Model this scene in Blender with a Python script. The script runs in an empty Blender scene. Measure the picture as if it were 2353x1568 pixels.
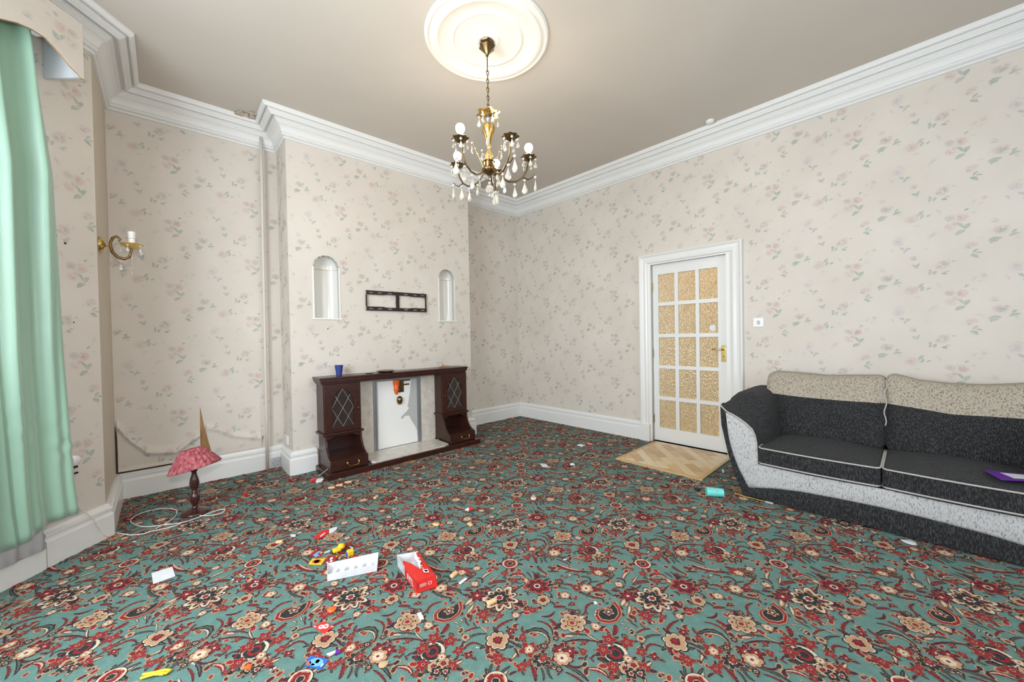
import bpy, math, random
from mathutils import Vector, Matrix
from mathutils.geometry import tessellate_polygon
SC = bpy.context.scene
COL = SC.collection
PI = math.pi
# ---------------------------------------------------------------- camera
FPX = 884.16
YAW, PITCH, ROLL = math.radians(42.1414), math.radians(-0.7839), math.radians(-1.0271)
CAM = Vector((0, 0, 1.2075))
FWD = Vector((math.sin(YAW)*math.cos(PITCH), math.cos(YAW)*math.cos(PITCH), math.sin(PITCH)))
_rt = Vector((math.cos(YAW), -math.sin(YAW), 0)); _up = _rt.cross(FWD)
RT = _rt*math.cos(ROLL) + _up*math.sin(ROLL)
UP = -_rt*math.sin(ROLL) + _up*math.cos(ROLL)
cd_ = bpy.data.cameras.new('camera'); cam = bpy.data.objects.new('camera', cd_); COL.objects.link(cam)
cd_.sensor_width = 36; cd_.sensor_fit = 'HORIZONTAL'; cd_.lens = FPX/2353*36
cd_.clip_start = 0.02; cd_.clip_end = 60
mw = Matrix.Identity(4)
for i, v in enumerate((RT, UP, -FWD, CAM)):
    for j in range(3): mw[j][i] = v[j]
cam.matrix_world = mw
SC.camera = cam
# ---------------------------------------------------------------- room dimensions (metres)
DA, DC, W0, HC, H, CE, HB = 4.2372, 3.8726, 3.9782, 2.9853, 3.1694, 0.1987, 0.2035
XCL, XCR, XL, YP, AL, TB = 0.838, 2.8128, -0.293, 3.4887, 0.02808, 0.0376
CDX, CDY = -0.67284, -0.73979
P = (XL, YP); Q = (XL+CDX*1.25, YP+CDY*1.25); BR = (Q[0], 0.5); BS = (XL, 0.5-(Q[1]*-1+YP)*1.0)
CORNER = (W0, DA); E1 = (W0+AL*(DA+1.6), -1.6)
DV = Vector((AL, -1, 0)).normalized(); NV = Vector((-1, -AL, 0)).normalized()
CD = Vector((CDX, CDY, 0)).normalized(); CN = Vector((-CDY, CDX, 0)).normalized()
def RW(s, o, z): return Vector((W0, DA, 0)) + DV*s + NV*o + Vector((0, 0, z))      # along / off the right wall
def CW(s, o, z): return Vector((XL, YP, 0)) + CD*s + CN*o + Vector((0, 0, z))      # along / off the canted bay wall
def ray(px, py): return FWD + RT*((px-1176.5)/FPX) - UP*((py-784)/FPX)
def hit(px, py, n, c):
    d = ray(px, py); n = Vector(n); return CAM + d*((c - n.dot(CAM))/n.dot(d))
def fl(px, py, z=0.0): return hit(px, py, (0, 0, 1), z)
# ---------------------------------------------------------------- world, exposure, large lights
wd = bpy.data.worlds.new('sky'); SC.world = wd; wd.use_nodes = True
bgn = wd.node_tree.nodes['Background']; bgn.inputs[0].default_value = (0.80, 0.90, 1.0, 1); bgn.inputs[1].default_value = 1.2
SC.view_settings.view_transform = 'Standard'; SC.view_settings.look = 'None'
SC.view_settings.gamma = 1; SC.view_settings.use_curve_mapping = False
SC.view_settings.exposure = 0.52
SC.cycles.max_bounces = 7; SC.cycles.diffuse_bounces = 4; SC.cycles.glossy_bounces = 3
SC.cycles.transmission_bounces = 5; SC.cycles.transparent_max_bounces = 8
SC.cycles.caustics_reflective = False; SC.cycles.caustics_refractive = False
SC.cycles.sample_clamp_indirect = 6
def light(name, kind, loc, energy, color, size=0.1, size_y=None, aim=None, **kw):
    L = bpy.data.lights.new(name, kind); L.energy = energy; L.color = color
    if kind == 'AREA':
        L.size = size
        if size_y: L.shape = 'RECTANGLE'; L.size_y = size_y
    else: L.shadow_soft_size = size
    for k, v in kw.items(): setattr(L, k, v)
    o = bpy.data.objects.new(name, L); COL.objects.link(o); o.location = loc
    if aim is not None: o.rotation_euler = (Vector(aim)-Vector(loc)).to_track_quat('-Z', 'Y').to_euler()
    return o
DAY = (0.86, 0.94, 1.0)
# daylight coming in through the bay windows (each lamp stands outside its window)
light('daylight_bay', 'AREA', (Q[0]-0.25, 1.53, 1.7), 95, DAY, 1.7, 1.9, aim=(2, 1.53, 1.2))
light('daylight_bay_side', 'AREA', tuple(CW(0.8, -0.25, 1.65)), 28, DAY, 0.65, 2.0, aim=tuple(CW(0.8, 2, 1.4)))
light('daylight_rear', 'AREA', (1.9, -1.95, 1.7), 22, DAY, 2.3, 1.9, aim=(1.9, 2, 1.3))
# the photographer's flash, just above the camera
light('camera_flash', 'SPOT', (-0.04, -0.05, 1.47), 74, (1.0, 0.965, 0.92), 0.05, aim=(2.2, 2.6, 1.35), spot_size=math.radians(165), spot_blend=1.0)
# ---------------------------------------------------------------- materials
MAT = {}
def mat(name, col=(0.8, 0.8, 0.8), rough=0.6, metal=0.0, spec=0.5, var=0.0, vscale=8.0, bump=0.0, bscale=60.0,
        stretch=(1, 1, 1), col2=None, emit=None, estr=0, trans=0.0, coat=0.0, sheen=0.0, ior=1.5, alpha=1.0, detail=4.0, ramp=None):
    m = bpy.data.materials.new(name); m.use_nodes = True; MAT[name] = m
    nt = m.node_tree; b = nt.nodes['Principled BSDF']
    b.inputs['Base Color'].default_value = (*col, 1); b.inputs['Roughness'].default_value = rough
    b.inputs['Metallic'].default_value = metal; b.inputs['Specular IOR Level'].default_value = spec
    b.inputs['Transmission Weight'].default_value = trans; b.inputs['Coat Weight'].default_value = coat
    b.inputs['Sheen Weight'].default_value = sheen; b.inputs['IOR'].default_value = ior; b.inputs['Alpha'].default_value = alpha
    if emit: b.inputs['Emission Color'].default_value = (*emit, 1); b.inputs['Emission Strength'].default_value = estr
    if var or bump:
        tc = nt.nodes.new('ShaderNodeTexCoord'); mp = nt.nodes.new('ShaderNodeMapping'); mp.inputs['Scale'].default_value = stretch
        nt.links.new(tc.outputs['Object'], mp.inputs[0])
    if var:
        n = nt.nodes.new('ShaderNodeTexNoise'); n.inputs['Scale'].default_value = vscale; n.inputs['Detail'].default_value = detail
        nt.links.new(mp.outputs[0], n.inputs['Vector'])
        r = nt.nodes.new('ShaderNodeValToRGB'); r.color_ramp.elements[0].position = 0.5-0.5*min(1, 0.35/max(var, .01)); r.color_ramp.elements[1].position = 0.5+0.5*min(1, 0.35/max(var, .01))
        if col2 is None:
            a_ = tuple(c*(1-var*0.5) for c in col); b_ = tuple(min(1, c*(1+var*0.5)) for c in col)
            r.color_ramp.elements[0].position = 0.3; r.color_ramp.elements[1].position = 0.7
        else: a_, b_ = col, col2
        r.color_ramp.elements[0].color = (*a_, 1); r.color_ramp.elements[1].color = (*b_, 1)
        if ramp: r.color_ramp.elements[0].position, r.color_ramp.elements[1].position = ramp
        nt.links.new(n.outputs['Fac'], r.inputs[0]); nt.links.new(r.outputs[0], b.inputs['Base Color'])
    if bump:
        n2 = nt.nodes.new('ShaderNodeTexNoise'); n2.inputs['Scale'].default_value = bscale; n2.inputs['Detail'].default_value = 3
        nt.links.new(mp.outputs[0], n2.inputs['Vector'])
        bp = nt.nodes.new('ShaderNodeBump'); bp.inputs['Strength'].default_value = bump; bp.inputs['Distance'].default_value = 0.01
        nt.links.new(n2.outputs['Fac'], bp.inputs['Height']); nt.links.new(bp.outputs[0], b.inputs['Normal'])
    return m
def pattern_mat(name, g1, g2, rough, nscale, bump, bscale, amul, stretch=(1, 1, 1), blotch=None):
    """ground colour with the printed or woven pattern laid over it from the mesh's own colour attribute"""
    m = mat(name, g1, rough, spec=0.25); nt = m.node_tree; b = nt.nodes['Principled BSDF']
    N = nt.nodes.new; L = nt.links.new
    tc = N('ShaderNodeTexCoord'); mp = N('ShaderNodeMapping'); mp.inputs['Scale'].default_value = stretch; L(tc.outputs['Object'], mp.inputs[0])
    n = N('ShaderNodeTexNoise'); n.inputs['Scale'].default_value = nscale; n.inputs['Detail'].default_value = 4; L(mp.outputs[0], n.inputs['Vector'])
    r = N('ShaderNodeValToRGB'); r.color_ramp.elements[0].position = .32; r.color_ramp.elements[1].position = .68
    r.color_ramp.elements[0].color = (*g1, 1); r.color_ramp.elements[1].color = (*g2, 1); L(n.outputs['Fac'], r.inputs[0])
    at = N('ShaderNodeAttribute'); at.attribute_name = 'pat'
    n3 = N('ShaderNodeTexNoise'); n3.inputs['Scale'].default_value = bscale*.5; n3.inputs['Detail'].default_value = 3; L(mp.outputs[0], n3.inputs['Vector'])
    mr = N('ShaderNodeMapRange'); mr.inputs[1].default_value = .3; mr.inputs[2].default_value = .7; mr.inputs[3].default_value = amul; mr.inputs[4].default_value = 1.0
    L(n3.outputs['Fac'], mr.inputs[0])
    mu = N('ShaderNodeMath'); mu.operation = 'MULTIPLY'; L(at.outputs['Alpha'], mu.inputs[0]); L(mr.outputs[0], mu.inputs[1])
    mx = N('ShaderNodeMix'); mx.data_type = 'RGBA'; L(mu.outputs[0], mx.inputs[0]); L(r.outputs[0], mx.inputs[6]); L(at.outputs['Color'], mx.inputs[7])
    L(mx.outputs[2], b.inputs['Base Color'])
    n2 = N('ShaderNodeTexNoise'); n2.inputs['Scale'].default_value = bscale; n2.inputs['Detail'].default_value = 3; L(mp.outputs[0], n2.inputs['Vector'])
    bp = N('ShaderNodeBump'); bp.inputs['Strength'].default_value = bump; bp.inputs['Distance'].default_value = .01
    L(n2.outputs['Fac'], bp.inputs['Height']); L(bp.outputs[0], b.inputs['Normal'])
    return m
pattern_mat('wallpaper', (.66, .604, .543), (.71, .655, .595), .55, 2.2, .08, 45, .55)
pattern_mat('carpet', (.105, .205, .185), (.135, .25, .225), .95, 30, .5, 260, .88)
mat('ceiling_paint', (.60, .55, .49), .9, var=.06, vscale=1.2, bump=.03, bscale=12)
mat('white_plaster', (.80, .80, .79), .6, bump=.02, bscale=25)
mat('cream_paint', (.64, .59, .53), .5)
mat('white_gloss', (.80, .80, .785), .28, bump=.02, bscale=14)
mat('niche_white', (.74, .73, .69), .16, coat=.2)
mat('niche_reveal', (.55, .54, .50), .6)
mat('rose_white', (.86, .84, .80), .6)
mat('bare_lining', (.50, .42, .32), .9, var=.3, vscale=5, stretch=(6, 6, .5), col2=(.68, .61, .52), bump=.1, bscale=30)
mat('brown_plaster', (.36, .20, .08), .9, var=.35, vscale=10, bump=.2, bscale=40)
mat('dark_gap_shadow', (.05, .03, .018), .95, var=.3, vscale=20)  # colour of the corner gap and the painted shadow line
mat('mahogany', (.020, .0075, .0055), .3, var=.5, vscale=6, stretch=(2, 8, 8), col2=(.060, .016, .010), spec=.35, coat=.12)
mat('marble', (.52, .47, .41), .25, var=.5, vscale=16, col2=(.74, .70, .63), coat=.2)
mat('marble_chip', (.42, .33, .27), .25, var=.3, vscale=60)
mat('white_board', (.86, .86, .84), .25)
mat('grey_metal', (.34, .35, .37), .35, metal=.6)
mat('grey_stain', (.47, .47, .46), .5)
mat('lead_came', (.45, .45, .42), .35, metal=.7)
mat('smoked_glass', (.07, .05, .045), .06, spec=.5, alpha=.4)
mat('brass', (.62, .42, .14), .22, metal=1, var=.2, vscale=20)
mat('old_brass', (.20, .13, .06), .30, metal=1, var=.4, vscale=30)
mat('gold_glass', (.85, .58, .18), .10, metal=.3, trans=.4)
mat('crystal', (1, .95, .85), .05, trans=.5, spec=.9, ior=1.5)
mat('bulb', (1, 1, 1), .3, emit=(1, .82, .58), estr=75)
mat('candle', (.88, .84, .72), .4)
mat('clear_glass', (.75, .75, .75), .05, spec=.6, alpha=.35)
mat('black_metal', (.018, .015, .014), .35, metal=.3)
mat('bracket', (.035, .022, .018), .35, metal=.4)
mat('white_plastic', (.82, .82, .82), .35)
mat('grey_plastic', (.45, .46, .48), .4)
mat('dark_fabric', (.018, .018, .019), .9, spec=.2, var=.9, vscale=125, stretch=(1.6, 1.6, .38), ramp=(.46, .72), col2=(.080, .081, .085), bump=.5, bscale=160, sheen=.05)
mat('daylit_fabric', (.17, .17, .17), .9, spec=.2, var=.9, vscale=120, stretch=(1.6, 1.6, .45), ramp=(.28, .50), col2=(.56, .56, .565), bump=.5, bscale=160, sheen=.2)  # pale sofa fabric with the daylight on its front put into the colour
mat('beige_fabric', (.17, .14, .10), .9, spec=.2, var=.9, vscale=90, stretch=(1.6, 1.6, .5), ramp=(.32, .52), col2=(.47, .42, .345), bump=.5, bscale=160)
mat('piping', (.46, .44, .42), .7, bump=.3, bscale=300)
mat('lampshade', (.20, .018, .035), .8, var=.9, vscale=60, stretch=(1, 1, .4), col2=(.52, .16, .17))
mat('dark_wood', (.045, .012, .010), .25, coat=.4)
mat('cord_white', (.72, .70, .66), .5)
mat('curtain', (.28, .46, .345), .38, var=.3, vscale=3, stretch=(1, 1, .3), sheen=.5, bump=.08, bscale=200, spec=.7)
mat('net', (.82, .83, .86), .7, bump=.1, bscale=150)
mat('hall_wall', (.75, .55, .32), .8, var=.15, vscale=3)
mat('oak', (.50, .30, .12), .35, var=.3, vscale=10, col2=(.66, .45, .22))
mat('parquet', (.60, .38, .17), .3, var=.25, vscale=14, col2=(.72, .50, .26), coat=.2)
mat('parquet_pale', (.72, .53, .30), .3, var=.25, vscale=14, col2=(.80, .64, .42), coat=.2)
mat('parquet_deep', (.50, .29, .12), .3, var=.25, vscale=14, col2=(.62, .40, .19), coat=.2)
for nm, c in dict(red=(.62, .02, .015), orange=(.75, .13, .02), cardwhite=(.72, .73, .76), yellow=(.85, .55, .02), blue=(.02, .13, .55),
                  cyan=(.16, .68, .62), beige=(.72, .50, .27), purple=(.12, .02, .30), green=(.12, .55, .12), pink=(.75, .25, .25), blackp=(.02, .02, .02),
                  cupblue=(.03, .055, .24), tan=(.52, .36, .22), darkred=(.30, .015, .02), skyblue=(.15, .42, .75), silver=(.5, .52, .55)).items():
    mat(nm, c, .35, var=.12, vscale=25)
def amber_glass():
    m = mat('amber_glass', (.62, .42, .20), .18, spec=.8); nt = m.node_tree; b = nt.nodes['Principled BSDF']; N = nt.nodes.new; L = nt.links.new
    tc = N('ShaderNodeTexCoord'); mp = N('ShaderNodeMapping'); mp.inputs['Scale'].default_value = (1, 1, .45); L(tc.outputs['Object'], mp.inputs[0])
    v = N('ShaderNodeTexVoronoi'); v.inputs['Scale'].default_value = 95; L(mp.outputs[0], v.inputs['Vector'])
    n = N('ShaderNodeTexNoise'); n.inputs['Scale'].default_value = 120; L(mp.outputs[0], n.inputs['Vector'])
    r = N('ShaderNodeValToRGB'); r.color_ramp.elements[0].position = .25; r.color_ramp.elements[1].position = .75
    r.color_ramp.elements[0].color = (.58, .38, .16, 1); r.color_ramp.elements[1].color = (1.0, .84, .52, 1)
    L(n.outputs['Fac'], r.inputs[0]); L(r.outputs[0], b.inputs['Base Color'])
    bp = N('ShaderNodeBump'); bp.inputs['Strength'].default_value = .9; bp.inputs['Distance'].default_value = .006
    L(v.outputs['Distance'], bp.inputs['Height']); L(bp.outputs[0], b.inputs['Normal'])
    b.inputs['Transmission Weight'].default_value = .35
amber_glass()
# ---------------------------------------------------------------- object helpers
def tag(o, label=None, cat=None, group=None, kind=None):
    if label: o['label'] = label
    if cat: o['category'] = cat
    if group: o['group'] = group
    if kind: o['kind'] = kind
    return o
def thing(name, loc, label=None, cat=None, group=None):
    o = bpy.data.objects.new(name, None); COL.objects.link(o); o.location = loc; o.empty_display_size = .05
    return tag(o, label, cat, group)
class MB:
    """collects faces (world coordinates) and links them as one mesh object"""
    def __init__(s): s.v = []; s.f = []; s.m = []; s.c = []
    def add(s, vs, fs, mi=0, cols=None):
        n = len(s.v); s.v += [tuple(v) for v in vs]; s.f += [tuple(i+n for i in f) for f in fs]; s.m += [mi]*len(fs)
        s.c += (cols if cols else [(0, 0, 0, 0)]*len(vs)); return s
    def box(s, a, b, T=None, mi=0):
        x0, y0, z0 = a; x1, y1, z1 = b
        vs = [(x0, y0, z0), (x1, y0, z0), (x1, y1, z0), (x0, y1, z0), (x0, y0, z1), (x1, y0, z1), (x1, y1, z1), (x0, y1, z1)]
        if T: vs = [T(*v) for v in vs]
        return s.add(vs, [(0, 3, 2, 1), (4, 5, 6, 7), (0, 1, 5, 4), (1, 2, 6, 5), (2, 3, 7, 6), (3, 0, 4, 7)], mi)
    def rbox(s, a, b, r, T=None, n=5, bulge=(0, 0, 0), fn=None, mi=0, sel=None):
        """rounded box; bulge pushes each pair of faces outward; fn(u,v,w,p) may move a point"""
        c = [(a[i]+b[i])/2 for i in range(3)]; h = [(b[i]-a[i])/2 for i in range(3)]
        def ticks(hh):
            rr = min(r, hh*.98); t = [-1+0.0, ]; pts = []
            for k in range(4): pts.append(-hh+rr*(k/3)**1.0*1.0)
            for k in range(1, n+1): pts.append(-hh+rr+(2*hh-2*rr)*k/(n+1))
            for k in range(4): pts.append(hh-rr*(1-k/3))
            return pts
        tk = [ticks(hh) for hh in h]; idx = {}; vs = []; fs = []; us = []
        def vert(p):
            key = tuple(round(x, 6) for x in p)
            if key in idx: return idx[key]
            inn = [max(-h[i]+min(r, h[i]*.98), min(h[i]-min(r, h[i]*.98), p[i])) for i in range(3)]
            d = [p[i]-inn[i] for i in range(3)]; L = math.sqrt(sum(x*x for x in d)) or 1
            rr = min(r, min(h)*.98) if L else 0
            q = [inn[i]+d[i]/L*min(r, h[i]*.98) if abs(d[i]) > 1e-9 else inn[i] for i in range(3)]
            u = [p[i]/h[i] for i in range(3)]
            for i in range(3):
                j, k = (i+1) % 3, (i+2) % 3
                q[i] += bulge[i]*u[i]*(1-u[j]**2)*(1-u[k]**2)
            q = [q[i]+c[i] for i in range(3)]
            if fn: q = fn(u, q)
            idx[key] = len(vs); vs.append(T(*q) if T else tuple(q)); us.append(u); return idx[key]
        for ax in range(3):
            j, k = (ax+1) % 3, (ax+2) % 3
            for sg in (-1, 1):
                for a_ in range(len(tk[j])-1):
                    for b_ in range(len(tk[k])-1):
                        q = []
                        for (p1, p2) in ((a_, b_), (a_+1, b_), (a_+1, b_+1), (a_, b_+1)):
                            p = [0, 0, 0]; p[ax] = sg*h[ax]; p[j] = tk[j][p1]; p[k] = tk[k][p2]; q.append(vert(p))
                        if sg < 0: q.reverse()
                        fs.append(tuple(q))
        if sel: fs = [f for f in fs if sel(sum(us[i][2] for i in f)/len(f))]
        return s.add(vs, fs, mi)
    def tube(s, pts, r, n=8, mi=0, cap=True):
        pts = [Vector(p) for p in pts]; rr = r if hasattr(r, '__len__') else [r]*len(pts)
        vs = []; fs = []; up = None
        for i, p in enumerate(pts):
            d = (pts[min(i+1, len(pts)-1)]-pts[max(i-1, 0)]).normalized()
            if up is None: up = Vector((0, 0, 1)) if abs(d.z) < .9 else Vector((1, 0, 0))
            a = d.cross(up).normalized(); b = a.cross(d).normalized(); up = b
            for k in range(n):
                t = 2*PI*k/n; vs.append(p+(a*math.cos(t)+b*math.sin(t))*rr[i])
        for i in range(len(pts)-1):
            for k in range(n): fs.append((i*n+k, i*n+(k+1) % n, (i+1)*n+(k+1) % n, (i+1)*n+k))
        if cap: fs.append(tuple(range(n))[::-1]); fs.append(tuple((len(pts)-1)*n+k for k in range(n)))
        return s.add(vs, fs, mi)
    def lathe(s, c, prof, n=20, mi=0, ruf=0, rn=8, axis=None, phase=0):
        """prof: (radius, height) pairs about a vertical axis (or any axis) through c"""
        c = Vector(c); vs = []; fs = []
        if axis is None: X, Y, Z = Vector((1, 0, 0)), Vector((0, 1, 0)), Vector((0, 0, 1))
        else:
            Z = Vector(axis).normalized(); X = Z.orthogonal().normalized(); Y = Z.cross(X)
        for r, z in prof:
            for k in range(n):
                t = 2*PI*k/n+phase; R = r*(1+ruf*math.cos(rn*t))
                vs.append(c+X*(R*math.cos(t))+Y*(R*math.sin(t))+Z*z)
        m = len(prof)
        for i in range(m-1):
            for k in range(n): fs.append((i*n+k, i*n+(k+1) % n, (i+1)*n+(k+1) % n, (i+1)*n+k))
        if prof[0][0] > 1e-5: fs.append(tuple(range(n))[::-1])
        if prof[-1][0] > 1e-5: fs.append(tuple((m-1)*n+k for k in range(n)))
        return s.add(vs, fs, mi)
    def prism(s, poly, T, d0, d1, mi=0):
        """polygon (u,v) extruded between depths d0 and d1; T(u, depth, v)"""
        n = len(poly); vs = [T(u, d0, v) for u, v in poly]+[T(u, d1, v) for u, v in poly]
        tri = tessellate_polygon([[Vector((u, v, 0)) for u, v in poly]])
        fs = [tuple(t) for t in tri]+[tuple(i+n for i in reversed(t)) for t in tri]
        fs += [(i, (i+1) % n, (i+1) % n+n, i+n) for i in range(n)]
        return s.add(vs, fs, mi)
    def grid(s, F, nu, nv, mi=0, flip=False, keep=None):
        vs = [F(i/nu, j/nv) for i in range(nu+1) for j in range(nv+1)]; fs = []
        for i in range(nu):
            for j in range(nv):
                if keep and not keep((i+.5)/nu, (j+.5)/nv): continue
                a = i*(nv+1)+j; f = (a, a+nv+1, a+nv+2, a+1); fs.append(f[::-1] if flip else f)
        return s.add(vs, fs, mi)
    def build(s, name, mats, parent=None, smooth=None, solid=0, recalc=False, pat=False):
        if isinstance(mats, str): mats = [mats]
        off = Vector(parent_loc(parent)) if parent else Vector((0, 0, 0))
        org = off
        me = bpy.data.meshes.new(name)
        if parent is None:
            xs = [v[0] for v in s.v]; ys = [v[1] for v in s.v]; zs = [v[2] for v in s.v]
            org = Vector(((min(xs)+max(xs))/2, (min(ys)+max(ys))/2, min(zs))) if not pat else Vector((0, 0, 0))
        me.from_pydata([(v[0]-org.x, v[1]-org.y, v[2]-org.z) for v in s.v], [], s.f)
        for m in mats: me.materials.append(MAT[m])
        if len(mats) > 1: me.polygons.foreach_set('material_index', s.m)
        if pat:
            ca = me.color_attributes.new('pat', 'FLOAT_COLOR', 'POINT')
            flat = [x for c in s.c for x in c]; ca.data.foreach_set('color', flat)
        if recalc:
            import bmesh
            bm = bmesh.new(); bm.from_mesh(me); bmesh.ops.remove_doubles(bm, verts=bm.verts, dist=1e-6)
            bmesh.ops.recalc_face_normals(bm, faces=bm.faces); bm.to_mesh(me); bm.free()
        if smooth is not None:
            me.shade_smooth()
            if smooth < 180:
                try: me.set_sharp_from_angle(angle=math.radians(smooth))
                except Exception: pass
        me.update()
        o = bpy.data.objects.new(name, me); COL.objects.link(o)
        if parent is not None: o.parent = parent
        else: o.location = org
        if solid:
            md = o.modifiers.new('thickness', 'SOLIDIFY'); md.thickness = solid; md.offset = -1
        return o
def parent_loc(p):
    l = Vector((0, 0, 0))
    while p is not None: l += p.location; p = p.parent
    return l
def XYZ(x, y, z): return Vector((x, y, z))
def struct(o): o['kind'] = 'structure'; return o
def lerp(a, b, t): return a+(b-a)*t
def interp(xs, ys, x):
    if x <= xs[0]: return ys[0]
    for i in range(len(xs)-1):
        if x <= xs[i+1]: return lerp(ys[i], ys[i+1], (x-xs[i])/(xs[i+1]-xs[i]))
    return ys[-1]
def sm(t): t = max(0, min(1, t)); return t*t*(3-2*t)
RNG = random.Random(7)
# repeats of the wallpaper and carpet designs, measured in metres from the corner of one repeat
WP = [('r',0.004,0.006,0.033,'p'),('r',-0.042,0.013,0.026,'m'),('r',-0.041,-0.047,0.029,'k'),('r',-0.021,-0.03,0.021,'k'),('r',-0.078,0.216,0.033,'b'),('r',-0.096,0.205,0.018,'b'),('r',0.056,0.335,0.027,'k'),('r',0.042,0.32,0.015,'b'),('r',-0.293,0.433,0.028,'m'),('r',-0.301,0.417,0.032,'l'),('r',-0.222,0.285,0.02,'k'),('r',-0.23,0.051,0.037,'k'),('r',-0.356,0.159,0.025,'k'),('r',0.177,-0.109,0.031,'b'),('r',0.202,-0.096,0.015,'k'),('r',-0.432,0.38,0.015,'k'),('l',0.023,-0.075,0.048,-0.039,0.012,'g'),('l',-0.019,-0.108,0.026,-0.084,0.012,'g'),('l',-0.009,-0.027,0.016,-0.065,0.008,'g'),('l',0.023,0.049,0.042,0.063,0.0065,'g'),('l',0.049,0.029,0.079,0.028,0.0065,'v'),('l',-0.147,0.182,-0.13,0.188,0.0065,'g'),('l',-0.141,0.152,-0.132,0.181,0.007,'g'),('l',-0.122,0.152,-0.107,0.179,0.008,'g'),('l',-0.084,0.156,-0.056,0.15,0.008,'g'),('l',-0.067,0.165,-0.042,0.169,0.0045,'t'),('l',-0.038,0.234,-0.015,0.235,0.004,'t'),('l',-0.056,0.242,-0.045,0.256,0.005,'v'),('l',0.059,0.278,0.084,0.303,0.006,'g'),('l',0.072,0.278,0.102,0.274,0.005,'g'),('l',0.047,0.268,0.084,0.244,0.0105,'g'),('l',0.008,0.312,0.018,0.318,0.004,'v'),('l',-0.295,0.374,-0.269,0.354,0.0075,'t'),('l',-0.265,0.352,-0.233,0.358,0.0085,'t'),('l',-0.271,0.329,-0.253,0.35,0.0045,'g'),('l',-0.232,0.236,-0.198,0.208,0.008,'t'),('l',-0.202,0.212,-0.189,0.246,0.007,'t'),('l',-0.22,0.267,-0.206,0.284,0.0055,'g'),('l',-0.199,0.062,-0.168,0.096,0.007,'g'),('l',-0.195,0.083,-0.168,0.051,0.0065,'t'),('l',-0.183,0.04,-0.168,0.068,0.0065,'g'),('l',-0.156,0.047,-0.134,0.06,0.0055,'g'),('l',-0.218,-0.009,-0.187,-0.003,0.007,'v'),('l',-0.358,0.145,-0.337,0.154,0.0065,'g'),('l',-0.321,0.102,-0.274,0.113,0.007,'v'),('l',-0.315,0.117,-0.29,0.079,0.006,'v'),('l',-0.403,0.088,-0.356,0.097,0.009,'t'),('l',-0.386,0.073,-0.369,0.096,0.0075,'g'),('l',0.211,-0.159,0.257,-0.146,0.0075,'g'),('l',0.224,-0.139,0.245,-0.121,0.006,'g'),('l',0.125,-0.173,0.18,-0.164,0.01,'g'),('l',0.135,-0.194,0.154,-0.17,0.007,'g'),('l',0.17,-0.132,0.196,-0.111,0.0055,'g'),('l',-0.167,0.334,-0.141,0.35,0.004,'v'),('l',-0.148,0.409,-0.111,0.457,0.004,'v'),('l',0.059,0.088,0.079,0.119,0.007,'v'),('l',0.079,0.08,0.109,0.083,0.0045,'v'),('l',0.097,0.103,0.111,0.121,0.0045,'v'),('l',-0.108,0.094,-0.087,0.054,0.006,'v'),('l',0.132,-0.034,0.17,-0.054,0.0045,'v'),('l',0.135,-0.051,0.164,-0.059,0.0025,'t'),('l',-0.134,-0.105,-0.097,-0.074,0.0045,'v'),('l',0.069,-0.144,0.112,-0.153,0.003,'v'),('l',-0.343,0.371,-0.326,0.341,0.005,'m'),('l',-0.394,0.235,-0.369,0.204,0.005,'v')]
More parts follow.
